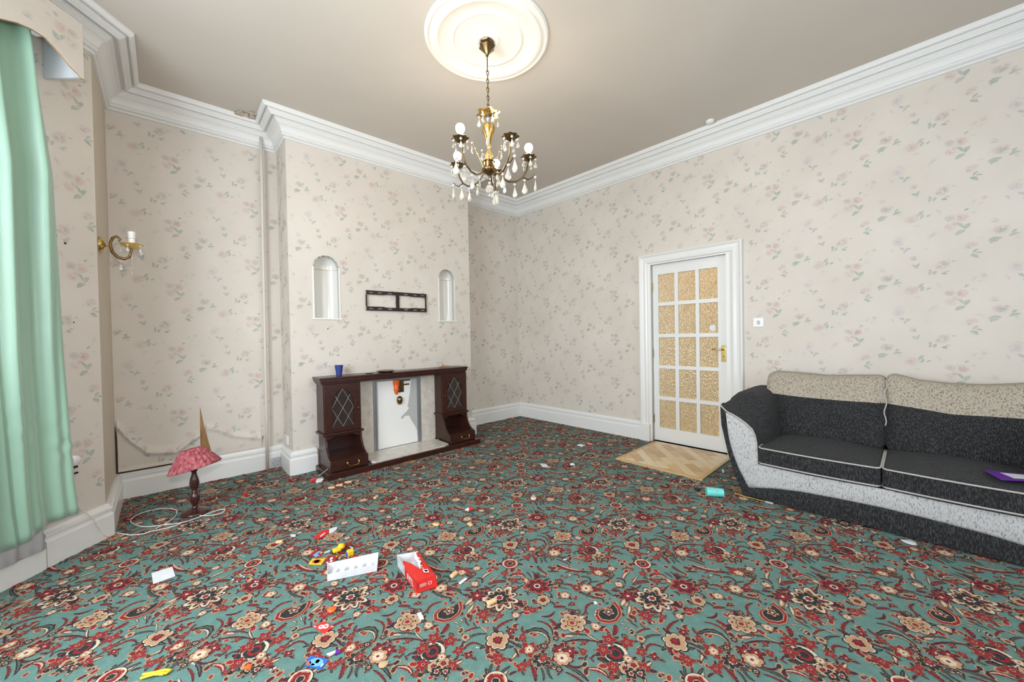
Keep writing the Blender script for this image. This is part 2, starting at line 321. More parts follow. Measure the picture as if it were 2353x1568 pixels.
CF = [(-0.945,0.572,0.041,8,'T'),(-0.596,0.693,0.0559,7,'R'),(-0.278,0.262,0.075,9,'L'),(-0.281,0.272,0.0417,7,'D'),(-0.661,0.427,0.0474,7,'C'),(-0.441,0.52,0.0311,6,'Y'),(-0.468,0.554,0.0219,5,'R'),(-0.346,0.355,0.041,7,'B'),(-0.663,0.216,0.0431,9,'M'),(-0.682,0.258,0.0255,5,'F'),(-0.626,0.272,0.0262,5,'F'),(-0.586,0.214,0.0269,5,'F'),(-0.589,0.151,0.0191,5,'F'),(-0.719,0.19,0.024,6,'F'),(-0.695,0.157,0.0191,5,'T'),(-0.661,0.143,0.0227,5,'T'),(-0.698,0.13,0.0212,5,'D'),(-0.644,0.11,0.024,6,'F'),(-0.675,0.108,0.0205,6,'D'),(-0.651,0.171,0.0184,6,'Y'),(-0.568,0.919,0.0389,14,'O'),(-0.884,0.455,0.0332,5,'F'),(-0.887,0.452,0.0191,5,'Y'),(-0.833,0.424,0.017,8,'D'),(-0.771,0.418,0.0127,6,'D'),(-0.805,0.37,0.0304,6,'B'),(-0.78,0.341,0.0276,6,'B'),(-0.826,0.341,0.0304,7,'Y'),(-0.886,0.386,0.029,8,'D'),(-0.876,0.388,0.0149,5,'F'),(-0.494,0.641,0.0219,10,'D'),(-0.494,0.641,0.0114,6,'F'),(-0.649,0.8,0.0184,5,'F'),(-0.801,0.622,0.017,6,'Y'),(-0.726,0.595,0.0198,5,'F'),(-0.647,0.606,0.0262,5,'T'),(-0.55,0.557,0.0219,5,'Y'),(-0.571,0.499,0.0135,5,'B'),(-0.605,0.347,0.0191,5,'Y'),(-0.402,0.236,0.0283,6,'F'),(-0.358,0.185,0.0135,5,'F'),(-0.998,0.501,0.0233,5,'F'),(-0.962,0.416,0.0205,5,'F'),(-0.933,0.409,0.012,4,'F'),(-0.872,0.316,0.0141,6,'D'),(-0.743,0.306,0.0149,4,'F'),(-0.291,0.556,0.0375,8,'F'),(-0.299,0.55,0.0198,5,'Y'),(-0.222,0.525,0.0191,6,'Y'),(-0.264,0.495,0.0135,5,'D'),(-0.645,0.878,0.0184,5,'F'),(-0.305,0.43,0.0191,4,'Y'),(-0.53,0.187,0.0156,5,'T'),(-0.571,0.109,0.0177,4,'B'),(-0.877,0.57,0.0184,5,'B'),(-0.863,0.513,0.0156,5,'F'),(-0.451,0.661,0.0085,4,'F'),(-0.446,0.639,0.0078,4,'F'),(-0.418,0.638,0.0078,4,'Y'),(-0.594,0.451,0.0141,7,'D'),(-0.149,0.451,0.0099,5,'F'),(-0.238,0.382,0.0071,4,'B'),(-0.094,0.345,0.0149,5,'F'),(-0.533,0.512,0.0085,4,'B'),(-0.682,0.619,0.0085,4,'B'),(-0.871,0.692,0.0085,4,'D'),(-0.709,0.33,0.0085,4,'F'),(-0.759,0.17,0.0106,5,'F')]
CL = [(-0.488,0.609,-0.476,0.562,0.0106,0.25,'F'),(-0.485,0.555,-0.378,0.438,0.0276,0.05,'F'),(-0.482,0.529,-0.441,0.424,0.0113,-0.15,'D'),(-0.401,0.482,-0.391,0.412,0.0099,0.1,'D'),(-0.4,0.537,-0.352,0.508,0.0078,0.1,'D'),(-0.436,0.556,-0.388,0.55,0.0085,0.2,'F'),(-0.392,0.497,-0.343,0.483,0.0099,0.1,'F'),(-0.646,0.748,-0.724,0.768,0.0057,0.2,'B'),(-0.559,0.641,-0.503,0.573,0.0042,0.12,'D'),(-0.634,0.761,-0.651,0.793,0.0036,0.2,'B'),(-0.589,0.624,-0.61,0.585,0.0042,0.2,'B'),(-0.665,0.712,-0.675,0.676,0.0042,0.3,'B'),(-0.636,0.585,-0.634,0.545,0.0099,0.2,'D'),(-0.646,0.543,-0.606,0.505,0.012,0.05,'F'),(-0.619,0.504,-0.599,0.459,0.0042,0.1,'B'),(-0.489,0.435,-0.575,0.411,0.0085,-0.4,'F'),(-0.544,0.446,-0.598,0.426,0.0064,0.2,'F'),(-0.633,0.333,-0.576,0.32,0.012,0.1,'B'),(-0.541,0.298,-0.594,0.272,0.0156,0.1,'F'),(-0.395,0.318,-0.452,0.293,0.012,0.05,'T'),(-0.488,0.29,-0.49,0.265,0.0057,0.1,'T'),(-0.518,0.291,-0.51,0.266,0.005,0.1,'T'),(-0.44,0.276,-0.467,0.246,0.0064,0.1,'F'),(-0.535,0.258,-0.511,0.252,0.0042,0.1,'T'),(-0.542,0.237,-0.518,0.23,0.0042,0.1,'T'),(-0.473,0.282,-0.478,0.257,0.005,0.1,'F'),(-0.483,0.261,-0.485,0.228,0.0036,0.1,'B'),(-0.517,0.213,-0.454,0.187,0.0057,0.15,'F'),(-0.451,0.195,-0.452,0.145,0.0042,0.05,'Y'),(-0.459,0.232,-0.467,0.193,0.0028,-0.1,'F'),(-0.843,0.527,-0.809,0.419,0.017,0.62,'D'),(-0.823,0.508,-0.805,0.426,0.0064,0.4,'T'),(-0.825,0.556,-0.822,0.513,0.0078,-0.7,'F'),(-0.759,0.535,-0.768,0.439,0.0057,0.35,'F'),(-0.741,0.409,-0.669,0.341,0.0071,0.12,'D'),(-0.736,0.401,-0.711,0.378,0.0078,0,'Y'),(-0.773,0.388,-0.663,0.289,0.0071,0.14,'B'),(-0.663,0.357,-0.66,0.292,0.0057,-0.1,'T'),(-0.729,0.333,-0.688,0.323,0.0036,-0.1,'F'),(-0.725,0.54,-0.665,0.522,0.0085,-0.35,'B'),(-0.714,0.505,-0.722,0.459,0.0113,0.05,'F'),(-0.925,0.616,-0.826,0.612,0.0092,0.15,'F'),(-0.918,0.543,-0.91,0.489,0.0071,0.1,'B'),(-0.916,0.484,-0.968,0.468,0.0092,0.1,'T'),(-0.925,0.498,-0.942,0.455,0.0064,0.1,'B'),(-1.067,0.477,-1.031,0.502,0.0071,0,'D'),(-1.05,0.461,-1.016,0.479,0.0057,0,'F'),(-1.037,0.45,-0.99,0.449,0.0078,0,'D'),(-1.017,0.422,-0.987,0.415,0.0064,0.1,'B'),(-0.932,0.399,-0.967,0.341,0.012,0.08,'F'),(-0.914,0.364,-0.945,0.324,0.0064,0.1,'D'),(-0.88,0.354,-0.917,0.306,0.0078,-0.3,'D'),(-0.845,0.317,-0.833,0.215,0.012,0.12,'D'),(-0.863,0.294,-0.852,0.208,0.0057,0.1,'F'),(-0.833,0.315,-0.793,0.268,0.0078,-0.35,'B'),(-0.799,0.251,-0.771,0.165,0.0135,0.28,'F'),(-0.793,0.245,-0.768,0.183,0.005,0.28,'Y'),(-0.773,0.277,-0.745,0.284,0.0036,0.1,'B'),(-0.746,0.266,-0.719,0.264,0.0042,0.1,'B'),(-0.75,0.274,-0.754,0.249,0.0042,0.1,'F'),(-0.785,0.297,-0.767,0.285,0.0064,0.1,'F'),(-0.744,0.332,-0.751,0.309,0.0036,0.2,'D'),(-0.404,0.737,-0.33,0.589,0.0205,-0.12,'F'),(-0.388,0.736,-0.348,0.624,0.0078,-0.12,'Y'),(-0.387,0.591,-0.382,0.536,0.0099,0.5,'D'),(-0.477,0.803,-0.493,0.727,0.0106,-0.15,'D'),(-0.484,0.801,-0.495,0.747,0.0071,-0.15,'F'),(-0.537,0.744,-0.516,0.706,0.0099,0.1,'D'),(-0.444,0.761,-0.435,0.726,0.0127,0,'F'),(-0.473,0.735,-0.433,0.696,0.0071,0,'B'),(-0.639,0.841,-0.587,0.783,0.0141,0.42,'F'),(-0.637,0.831,-0.59,0.785,0.0071,0.3,'Y'),(-0.758,0.872,-0.674,0.884,0.0057,0,'T'),(-0.759,0.865,-0.683,0.82,0.0092,0.1,'F'),(-0.732,0.838,-0.777,0.842,0.005,0.1,'B'),(-0.184,0.448,-0.258,0.434,0.0113,-0.2,'T'),(-0.272,0.464,-0.278,0.412,0.0071,0.55,'B'),(-0.35,0.434,-0.286,0.404,0.005,-0.1,'F'),(-0.251,0.387,-0.179,0.346,0.0099,0.12,'F'),(-0.282,0.385,-0.276,0.348,0.0078,0.1,'B'),(-0.341,0.489,-0.272,0.481,0.0057,0,'B'),(-0.289,0.506,-0.293,0.476,0.0042,0,'D'),(-0.37,0.434,-0.343,0.385,0.0028,0,'B'),(-0.446,0.429,-0.463,0.409,0.0057,0.2,'B'),(-0.563,0.166,-0.457,0.142,0.0085,0.3,'D'),(-0.571,0.143,-0.509,0.11,0.0071,0.5,'F'),(-0.587,0.119,-0.564,0.07,0.0064,0.1,'B'),(-0.364,0.275,-0.328,0.207,0.0099,-0.3,'B'),(-0.373,0.244,-0.33,0.203,0.0064,-0.2,'B'),(-0.708,0.283,-0.705,0.26,0.0028,0.1,'D'),(-0.831,0.747,-0.892,0.737,0.0071,0.2,'F'),(-0.792,0.649,-0.768,0.64,0.0042,0,'B'),(-0.793,0.618,-0.759,0.61,0.0064,0.1,'B'),(-0.732,0.585,-0.72,0.568,0.0064,0,'F'),(-0.853,0.583,-0.828,0.576,0.005,0.1,'B'),(-0.42,0.666,-0.387,0.653,0.0042,0.1,'F'),(-0.402,0.631,-0.394,0.598,0.0057,0.4,'F'),(-0.192,0.483,-0.146,0.457,0.0042,0.2,'F'),(-0.557,0.807,-0.571,0.759,0.0042,0.1,'B'),(-0.533,0.792,-0.537,0.761,0.0036,0.1,'B'),(-0.634,0.794,-0.609,0.787,0.0042,0,'B'),(-0.173,0.378,-0.168,0.348,0.0071,0.1,'D'),(-0.459,0.313,-0.471,0.298,0.005,0,'B'),(-0.427,0.348,-0.443,0.323,0.0064,0.1,'B'),(-0.464,0.396,-0.445,0.393,0.005,0,'D')]
PA = [(-0.425,0.374),(-0.444,0.338),(-0.473,0.313),(-0.518,0.306),(-0.55,0.322),(-0.569,0.355),(-0.554,0.384),(-0.527,0.397),(-0.501,0.391),(-0.49,0.375),(-0.463,0.369),(-0.444,0.377)]
# ---------------------------------------------------------------- patterns
WCOL = dict(p=(.58, .34, .30), k=(.62, .46, .42), m=(.45, .40, .40), b=(.45, .36, .33), l=(.56, .52, .56), g=(.25, .355, .285), t=(.29, .40, .42), v=(.45, .50, .43))
def wp_motifs(mb, T, s0, s1, z0, z1, anchor, holes, push=0.0006, strength=1.0):
    rg = random.Random(11)
    PX, PZ, DZ = .54, .523, .262
    def inside(s, z, r):
        if not (s0+r*.6 < s < s1-r*.6 and z0+r*.6 < z < z1-r*.6): return False
        for hs0, hs1, hz0, hz1 in holes:
            if hs0-r < s < hs1+r and hz0-r < z < hz1+r: return False
        return True
    i0 = int((s0-anchor[0])/PX)-2; i1 = int((s1-anchor[0])/PX)+2
    for i in range(i0, i1+1):
        for j in range(-8, 9):
            A = anchor[0]+i*PX; B = anchor[1]+j*PZ+(DZ if i % 2 else 0)
            if A < s0-.6 or A > s1+.6 or B < z0-.6 or B > z1+.6: continue
            for q, m in enumerate(WP):
                d = push+q*.00002
                if m[0] == 'r':
                    _, x, z, r, k = m; x += A; z += B; r *= 1.12
                    if not inside(x, z, r): continue
                    c = [q_*.88 for q_ in WCOL[k]]; n = 14; vs = [T(x, d, z)]; cols = [(*[u*.82 for u in c], .8*strength)]; fs = []
                    for ri, (rr, al) in enumerate(((.3, .60), (.55, .52), (.82, .34), (1.12, 0))):
                        for t in range(n):
                            an = 2*PI*t/n+ri*.3; w = r*rr*(1+.18*rg.random()*math.cos(2*an+q))
                            vs.append(T(x+w*math.cos(an), d, z+w*math.sin(an)*.86))
                            v = rg.uniform(.72, 1.28); h = rg.uniform(-.03, .03)
                            cols.append((min(1, c[0]*v+h), c[1]*v, min(1, c[2]*v-h), al*rg.uniform(.45, 1.35)*strength))
                    for t in range(n): fs.append((0, 1+t, 1+(t+1) % n))
                    for ri in range(3):
                        for t in range(n): a = 1+ri*n+t; b = 1+ri*n+(t+1) % n; fs.append((a, a+n, b+n, b))
                    mb.add(vs, fs, 0, cols)
                else:
                    _, x, z, x2, z2, w, k = m; x += A; z += B; x2 += A; z2 += B
                    if not inside((x+x2)/2, (z+z2)/2, math.hypot(x2-x, z2-z)*.55): continue
                    c = WCOL[k]; L = math.hypot(x2-x, z2-z); nx, nz = -(z2-z)/L, (x2-x)/L; vs = []; cols = []; fs = []
                    al = (.82 if k in 'gt' else .46)*strength
                    for u in range(6):
                        t = u/5; hw = w*1.15*math.sin(PI*min(1, t*.92+.04))**.8; bx = x+(x2-x)*t+nx*L*.1*math.sin(PI*t); bz = z+(z2-z)*t+nz*L*.1*math.sin(PI*t)
                        for e, av in ((-1, .25), (-.6, 1), (0, .7), (.6, 1), (1, .25)):
                            vs.append(T(bx+nx*hw*e, d, bz+nz*hw*e)); v = rg.uniform(.8, 1.15)
                            cols.append((c[0]*v, c[1]*v, c[2]*v, al*av))
                    for u in range(5):
                        for e in range(4): a = u*5+e; fs.append((a, a+1, a+6, a+5))
                    mb.add(vs, fs, 0, cols)
def wall(name, p0, p1, holes=(), anchor=None, material='wallpaper', z0=0.0, z1=H, th=.14, phole=(), motif_z0=.2, ext=(0, 0)):
    """wall from p0 to p1 (room on its right-hand side), with real thickness and openings"""
    p0 = Vector((*p0, 0)); p1 = Vector((*p1, 0)); L = (p1-p0).length; d = (p1-p0)/L; n = Vector((d.y, -d.x, 0))
    T = lambda s, o, z: p0+d*s+n*o+Vector((0, 0, z))
    mb = MB(); outer = [(-ext[0]*0, z0), (L, z0), (L, z1), (0, z1)]; loops = [outer]+[list(h) for h in holes]
    flat = [q for l in loops for q in l]; tri = tessellate_polygon([[Vector((a, b, 0)) for a, b in l] for l in loops])
    for o in (0, -th):
        mb.add([T(a, o, b) for a, b in flat], [tuple(t) if o else tuple(t) for t in tri])
    k = 0
    for l in loops:
        m = len(l); vs = [T(a, 0, b) for a, b in l]+[T(a, -th, b) for a, b in l]
        mb.add(vs, [(i, (i+1) % m, (i+1) % m+m, i+m) for i in range(m)])
    if anchor:
        bb = [(min(a for a, b in h), max(a for a, b in h), min(b for a, b in h), max(b for a, b in h)) for h in list(holes)+list(phole)]
        wp_motifs(mb, T, 0, L, motif_z0, HC, anchor, bb)
    return struct(mb.build(name, material, pat=True)), T
# ---------------------------------------------------------------- carpeted floor
def carpet():
    mb = MB(); x0, x1, y0, y1 = Q[0]-.1, E1[0]+.1, -1.7, DA+.1
    mb.box((x0, y0, -.12), (x1, y1, 0))
    CC = dict(D=(.020, .016, .020), R=(.27, .008, .016), B=(.085, .006, .018), T=(.47, .27, .15), C=(.62, .53, .40), G=(.05, .11, .11))
    FS = dict(F=((1.14, 'T', 1), (1.05, 'D', 1), (.96, 'R', 1), (.30, 'T', 1), (.16, 'B', 0)), T=((1.16, 'D', 1), (1.04, 'C', 1), (.95, 'T', 1), (.46, 'B', 1), (.26, 'R', 0)),
              R=((1.1, 'D', 1), (1.03, 'T', 1), (.96, 'R', 1), (.74, 'D', 1), (.66, 'B', 1), (.5, 'R', 1), (.28, 'C', 0), (.17, 'D', 0)),
              L=((1.08, 'B', 1), (1.0, 'C', 1), (.84, 'T', 1), (.66, 'B', 1)), D=((1.14, 'T', 1), (1.03, 'D', 1), (.45, 'C', 1), (.3, 'R', 0)),
              C=((1.1, 'B', 1), (1.03, 'C', 1), (.95, 'T', 1), (.45, 'D', 1), (.38, 'T', 1), (.2, 'R', 0)), Y=((1.12, 'B', 1), (1.0, 'T', 1), (.62, 'C', 1), (.2, 'R', 0)),
              B=((1.15, 'T', 1), (1.04, 'D', 1), (.96, 'B', 1), (.6, 'R', 1), (.16, 'C', 0)), M=((1.2, 'D', 1), (1.02, 'C', 0), (.84, 'D', 1), (.55, 'R', 1), (.35, 'D', 0)),
              O=((1.06, 'D', 0), (1.0, 'C', 0), (.84, 'T', 0), (.80, 'R', 1), (.5, 'B', 0), (.42, 'T', 0), (.32, 'D', 1)))
    LS = dict(F=((1.26, 'T'), (1.08, 'D'), (.92, 'R'), (.30, 'B')), D=((1.22, 'T'), (1.02, 'D'), (.42, 'G')), B=((1.18, 'T'), (1.03, 'B'), (.35, 'D')), T=((1.25, 'D'), (1.0, 'T'), (.45, 'C')), Y=((1.25, 'R'), (1.0, 'C'), (.4, 'T')))
    tmpl = []   # (x, y, z, vertices..) one repeat
    idx = 0
    def put(pts, faces, z, c, cx, cy): tmpl.append((pts, faces, z, (*CC[c], 1), cx, cy))
    def leaves(LL):
      nonlocal idx
      for x, y, x2, y2, w, bend, k in LL:
        idx += 1; w *= 1.32; a = Vector((x, y)); b = Vector((x2, y2)); L = (b-a).length; d = (b-a)/L; n = Vector((-d.y, d.x)); c = (a+b)/2+n*L*bend*1.3
        for li, (sc, col) in enumerate(LS[k]):
            N = 13; pts = []
            for u in range(N+1):
                t = u/N; t2 = lerp(.0, 1, t) if sc >= 1 else lerp(.1, .86, t)
                q = a*(1-t2)**2+c*2*t2*(1-t2)+b*t2*t2; dq = (c-a)*(1-t2)+(b-c)*t2; dq = dq.normalized(); nq = Vector((-dq.y, dq.x))
                hw = w*.5*sc*(math.sin(PI*min(1, .08+t*.9))**.7)*(1+(.26*math.sin(u*2.4+idx) if sc > .5 else 0))+.0012*(sc > 1)
                pts += [q+nq*hw, q-nq*hw*(.75 if bend else 1)]
            put(pts, [(2*u, 2*u+1, 2*u+3, 2*u+2) for u in range(N)], .0004+idx*.000006+li*.0000014, col, (a.x+b.x)/2, (a.y+b.y)/2)
    rj = random.Random(21)
    extra = []
    for x, y, r, n, k in CF:      # leaves that peep out from under each flower
        if r < .013: continue
        for q in range(2 if r < .022 else 5):
            an = rj.uniform(0, 6.28); l = r*rj.uniform(.55, .95); x1, y1 = x+r*.55*math.cos(an), y+r*.55*math.sin(an); a2 = an+rj.uniform(-.5, .5)
            extra.append((x1, y1, x1+(l+r*.45)*math.cos(a2), y1+(l+r*.45)*math.sin(a2), r*rj.uniform(.30, .5), rj.uniform(-.35, .35), rj.choice('FBDBT')))
    leaves(extra); leaves(CL)
    for x, y, r, n, k in CF:
        idx += 1; rot = (idx*1.7) % 6.28; r *= 1.04; ph = [rj.uniform(.86, 1.14) for _ in range(n+1)]
        for li, (sc, col, pet) in enumerate(FS[k]):
            M = max(12, n*6) if (pet or sc > .5) else 10; pts = [Vector((x, y))]
            for t in range(M):
                an = 2*PI*t/M; am = (.20 if k in 'TCY' else .42 if k in 'FB' else .30)*(1 if pet else 0)*(1 if k != 'M' else .12)*(1 if k != 'O' else .12)
                pi_ = int((an*n/(2*PI)+.5)) % n; rr = r*sc*(1-am+am*abs(math.cos(n*an/2))**(.6 if k in 'TCRY' else 1.3)*1.25)*(ph[pi_] if pet else 1)*(1-.10*(abs(math.sin(n*an))**3)*(pet and k in 'FBR'))
                pts.append(Vector((x+rr*math.cos(an+rot), y+rr*math.sin(an+rot))))
            put(pts, [(0, 1+t, 1+(t+1) % M) for t in range(M)], .0004+idx*.000006+li*.0000014, col, x, y)
        if k == 'C':
            for t in range(7):
                an = 2*PI*t/7+rot; px_, py_ = x+r*.68*math.cos(an), y+r*.68*math.sin(an)
                put([Vector((px_, py_))]+[Vector((px_+r*.1*math.cos(u), py_+r*.1*math.sin(u))) for u in (0, 1.05, 2.1, 3.14, 4.2, 5.2)], [(0, 1+u, 1+(u+1) % 6) for u in range(6)], .0004+idx*.000006+.00001, 'D', x, y)
        if k == 'L':
            for t in range(9):
                an = 2*PI*t/9+rot; px_, py_ = x+r*.76*math.cos(an), y+r*.76*math.sin(an)
                put([Vector((px_, py_))]+[Vector((px_+r*.09*math.cos(u), py_+r*.09*math.sin(u))) for u in (0, 1.05, 2.1, 3.14, 4.2, 5.2)], [(0, 1+u, 1+(u+1) % 6) for u in range(6)], .0004+idx*.000006+.00001, 'D', x, y)
    # the paisley: nested outlines shrunk towards its middle
    idx += 1; pm = Vector((sum(p[0] for p in PA)/len(PA), sum(p[1] for p in PA)/len(PA)))
    tri = [tuple(t) for t in tessellate_polygon([[Vector((p[0], p[1], 0)) for p in PA]])]
    for li, (sc, col) in enumerate(((1.12, 'T'), (1.05, 'R'), (.86, 'T'), (.78, 'D'))):
        put([pm+(Vector(p)-pm)*sc for p in PA], tri, .0004+idx*.000006+li*.0000014, col, pm.x, pm.y)
    for dx_, dy_, rr_, c_ in ((.0, .0, .020, 'T'), (0, 0, .014, 'B'), (0, 0, .006, 'C')):
        idx += .2; mx_ = pm*.35+Vector(PA[6])*.65 if False else pm
        put([Vector((pm.x+rr_*math.cos(w)*(1+.25*math.cos(5*w)), pm.y+rr_*math.sin(w)*(1+.25*math.cos(5*w)))) for w in [q*PI/15 for q in range(30)]], [tuple(range(30))], .0004+idx*.000006+.00001, c_, pm.x, pm.y)
    rg = random.Random(5)
    for t in range(170):   # buds and dots of the ground weave
        idx += .2; u, v = rg.random(), rg.random(); x = .5*u+.5*v; y = .483*u-.483*v; r = rg.uniform(.004, .010); an = rg.random()*6.28
        for li, (sc, col) in enumerate(((1.5, 'T'), (1.0, rg.choice('RRBD')))):
            put([Vector((x+r*sc*math.cos(an)*math.cos(w)*1.6-r*sc*math.sin(an)*math.sin(w), y+r*sc*math.sin(an)*math.cos(w)*1.6+r*sc*math.cos(an)*math.sin(w))) for w in [k*PI/3 for k in range(6)]], [(0, 1, 2, 3, 4, 5)], .0002+idx*.000001+li*.000002, col, x, y)
    O = Vector((1.9, .6))
    def in_room(x, y):
        if y > DA-TB*.5 or y < -1.55 or x > W0+AL*(DA-y)-.01: return False
        if x < XL+.01:
            v = Vector((x-XL, y-YP)).dot(Vector((CN.x, CN.y))); w_ = Vector((x-XL, y-0.575)).dot(Vector((-CDY*0+.74, .673)))
            return x > Q[0]+.02 and v > .01 and y > -.35
        if XCL < x < XCR and y > DC: return False
        if 3.19 < x < 4.2 and 1.27 < y < 2.1: return False      # the parquet square by the door
        return True
    vs = mb.v; fs = mb.f; cs = mb.c; ms = mb.m
    for i in range(-9, 10):
        for j in range(-9, 10):
            bx, by = O.x+.5*i+.5*j, O.y+.483*i-.483*j
            if not (-2 < bx < 5 and -2.3 < by < 5): continue
            for pts, faces, z, col, cx, cy in tmpl:
                if not in_room(bx+cx, by+cy): continue
                n = len(vs); vs.extend([(bx+p.x, by+p.y, z) for p in pts]); fs.extend([tuple(q+n for q in f) for f in faces]); cs.extend([col]*len(pts)); ms.extend([0]*len(faces))
    o = mb.build('floor', 'carpet', pat=True); return struct(o)
carpet()
# ---------------------------------------------------------------- ceiling, walls
RM = [(XL, -1.6), (XL, BS[1]), BR, Q, P, (XL, DA), (XCL, DA), (XCL, DC), (XCR, DC), (XCR, DA), CORNER, E1]
BSY = 0.5-(YP-Q[1]); RM[1] = (XL, BSY)
mb = MB(); mb.box((Q[0]-.2, -1.8, H), (E1[0]+.2, DA+.2, H+.15)); 
ceil = struct(mb.build('ceiling', 'ceiling_paint'))
def rect(a, b, c, d): return [(a, c), (b, c), (b, d), (a, d)]
def arch(c, r, z0, zs, n=16): return [(c-r, z0), (c+r, z0), (c+r, zs)]+[(c+r*math.cos(PI*k/n), zs+r*math.sin(PI*k/n)) for k in range(1, n)]+[(c-r, zs)]
# left wall stub, with the paper stripped back to its lining
wl, _ = wall('wall_left', P, (XL, DA), material='bare_lining')
wc, _ = wall('wall_bay_side', Q, P, holes=[rect(.15, .85, .55, 2.75)], anchor=(1.25-.10, 2.17))
wall('wall_bay_front', BR, Q, holes=[rect(.2, Q[1]-.5-.2, .55, 2.75)])
wall('wall_bay_far', (XL, BSY), BR, holes=[rect(.3, .95, .55, 2.75)])
wall('wall_left_front', (XL, -1.6), (XL, BSY))
wr_, _ = wall('wall_rear', E1, (XL, -1.6), holes=[rect(1.1, 3.4, .55, 2.75)])
_T = [(.216-XL, .66), (.214-XL, .215), (.286-XL, .215), (.262-XL, .33), (.235-XL, .5)]
wa, TA = wall('wall_alcove', (XL, DA), (XCL, DA), anchor=(.09-XL, 2.18))
wk, _ = wall('wall_chimney_side', (XCL, DA), (XCL, DC+.0105), anchor=(.05, 2.4), th=.1)
NL = arch(1.153, .1165, 1.405, 1.882); NR = arch(2.482, .108, 1.400, 1.896)
TC = lambda s, o, z: Vector((XCL+s, DC-o, z))
rose0 = hit(785.2, 481.6, (0, 1, 0), DC)
wch, _ = wall('wall_chimney', (XCL, DC), (XCR, DC), holes=[[(a-XCL, b) for a, b in NL], [(a-XCL, b) for a, b in NR]], anchor=(rose0.x-XCL, rose0.z), th=.01)
struct(MB().box((XCL+.02, DC+.18, 0), (XCR-.02, DA+.1, H)).build('wall_chimney_core', 'white_plaster'))
wall('wall_chimney_return', (XCR, DC+.0105), (XCR, DA), th=.1)
wall('wall_alcove_right', (XCR, DA), CORNER, anchor=(.32, 2.3))
LR = (Vector(E1)-Vector(CORNER)).length
wri, TR = wall('wall_right', CORNER, E1, holes=[rect(2.10, 2.867, 0, 1.977)], anchor=(4.344, 2.484), th=.10, phole=[rect(1.98, 3.01, 0, 2.07)])
# niches: rounded plaster shells with a half dome and a fluted arch edge
def niche(c, r, z0, zs, par):
    rv = .055; dp = .075; T = lambda x, o, z: Vector((x, DC+o, z)); n = 16; mb = MB()
    for sgn in (-1, 1): mb.add([T(c+sgn*r, .002, z0), T(c+sgn*r, rv+.004, z0), T(c+sgn*r, rv+.004, zs), T(c+sgn*r, .002, zs)], [(0, 1, 2, 3)])
    mb.grid(lambda u, v: T(c-r*math.cos(PI*u), .002+rv*v, zs+r*math.sin(PI*u)), n, 1)
    mb.add([T(c-r, .002, z0), T(c+r, .002, z0), T(c+r, rv+.004, z0), T(c-r, rv+.004, z0)], [(0, 1, 2, 3)])
    rvo = mb
    mb = MB()
    def F(u, v): a = PI*u; return T(c-r*math.cos(a), rv+.004+dp*math.sin(a), z0+(zs-z0)*v)
    mb.grid(F, n, 6)
    def G(u, v): a = PI*u; e = PI/2*v; return T(c-r*math.cos(a)*math.cos(e), rv+.004+dp*math.sin(a)*math.cos(e), zs+r*math.sin(e))
    mb.grid(G, n, 8)
    mb.add([T(c-r*math.cos(PI*k/n), rv+.004+dp*math.sin(PI*k/n), z0) for k in range(n+1)], [tuple(range(n+1))])
    o = mb.build('niche_recess', 'niche_white', par, smooth=50)
    rvo.build('niche_reveal', 'niche_reveal', o)
    mb = MB()
    for k in range(15):
        a = PI*(k+.08)/15; b = PI*(k+.92)/15; r0 = r*(.93 if k % 2 else .97); r1 = r*1.0
        pr = [(c+q*math.cos(t), zs+q*math.sin(t)) for q, t in ((r0, a), (r1, a), (r1, b), (r0, b))]
        mb.prism(pr, lambda x, d, z: T(x, d, z), .002, rv)
    mb.build('fluted_arch', 'niche_reveal', o)
    mb = MB(); 
    for sgn in (-1, 1): mb.box((c+sgn*r-.006, DC-.004, z0), (c+sgn*r+.006, DC+.004, zs))
    mb.box((c-r-.02, DC-.012, z0-.012), (c+r+.02, DC+.01, z0)); mb.build('niche_sill', 'white_gloss', o)
    mb = MB().tube([T(c-r*.99*math.cos(PI*k/12), rv+.004+dp*.985*math.sin(PI*k/12), zs-.004) for k in range(13)], .0018, 5); mb.build('joint_line', 'tan', o)
niche(1.153, .1165, 1.405, 1.882, wch); niche(2.482, .108, 1.400, 1.896, wch)
# loose, sagging wallpaper low in the alcove, with a tear down to the brown plaster
mb = MB(); 
def loose(u, v):
    x = lerp(XL+.012, .655, u); z = lerp(.212, .70, v)
    a1 = interp([-.30, -.21, -.114, .057, .184, .22], [.60, .45, .335, .305, .40, .42], x); a2 = interp([.24, .33, .45, .655], [.47, .44, .36, .30], x)
    arc = a1 if x < .25 else a2
    w = sm((arc+.05-z)/.07); fold = math.exp(-((z-arc)/.022)**2)*.026*(1 if x < .25 else .6)
    o = .002+w*(.020 if x < .25 else .010)*(.4+.6*sm((z-.2)/.1+.3))+fold*min(1, (x-XL)/.03)
    o *= sm(v*-9+9.0); o += .012*math.exp(-((z-.212)/.02)**2)*(x < .07)
    return Vector((x, DA-o, z))
def keep(u, v):
    x = lerp(XL+.012, .655, u); z = lerp(.212, .70, v)
    return not (.214 < x < lerp(.290, .216, (z-.212)/.44) and z < .655)
mb.grid(loose, 150, 44, keep=keep)
n0 = len(mb.v); cols = []
wp_motifs(mb, lambda s, o, z: (lambda x: loose((x-XL-.012)/(.655-XL-.012), (z-.212)/.488)-Vector((0, .0015+o, 0)))(s+XL), .03, .50, .215, .66, (.09-XL, 2.18), [])
wp_motifs(mb, lambda s, o, z: (lambda x: loose((x-XL-.012)/(.655-XL-.012), (z-.212)/.488)-Vector((0, .0015+o, 0)))(s+XL), .60, .94, .215, .66, (.09-XL, 2.18), [])
pe = mb.build('peeling_wallpaper', 'wallpaper', wa, smooth=60, pat=True)
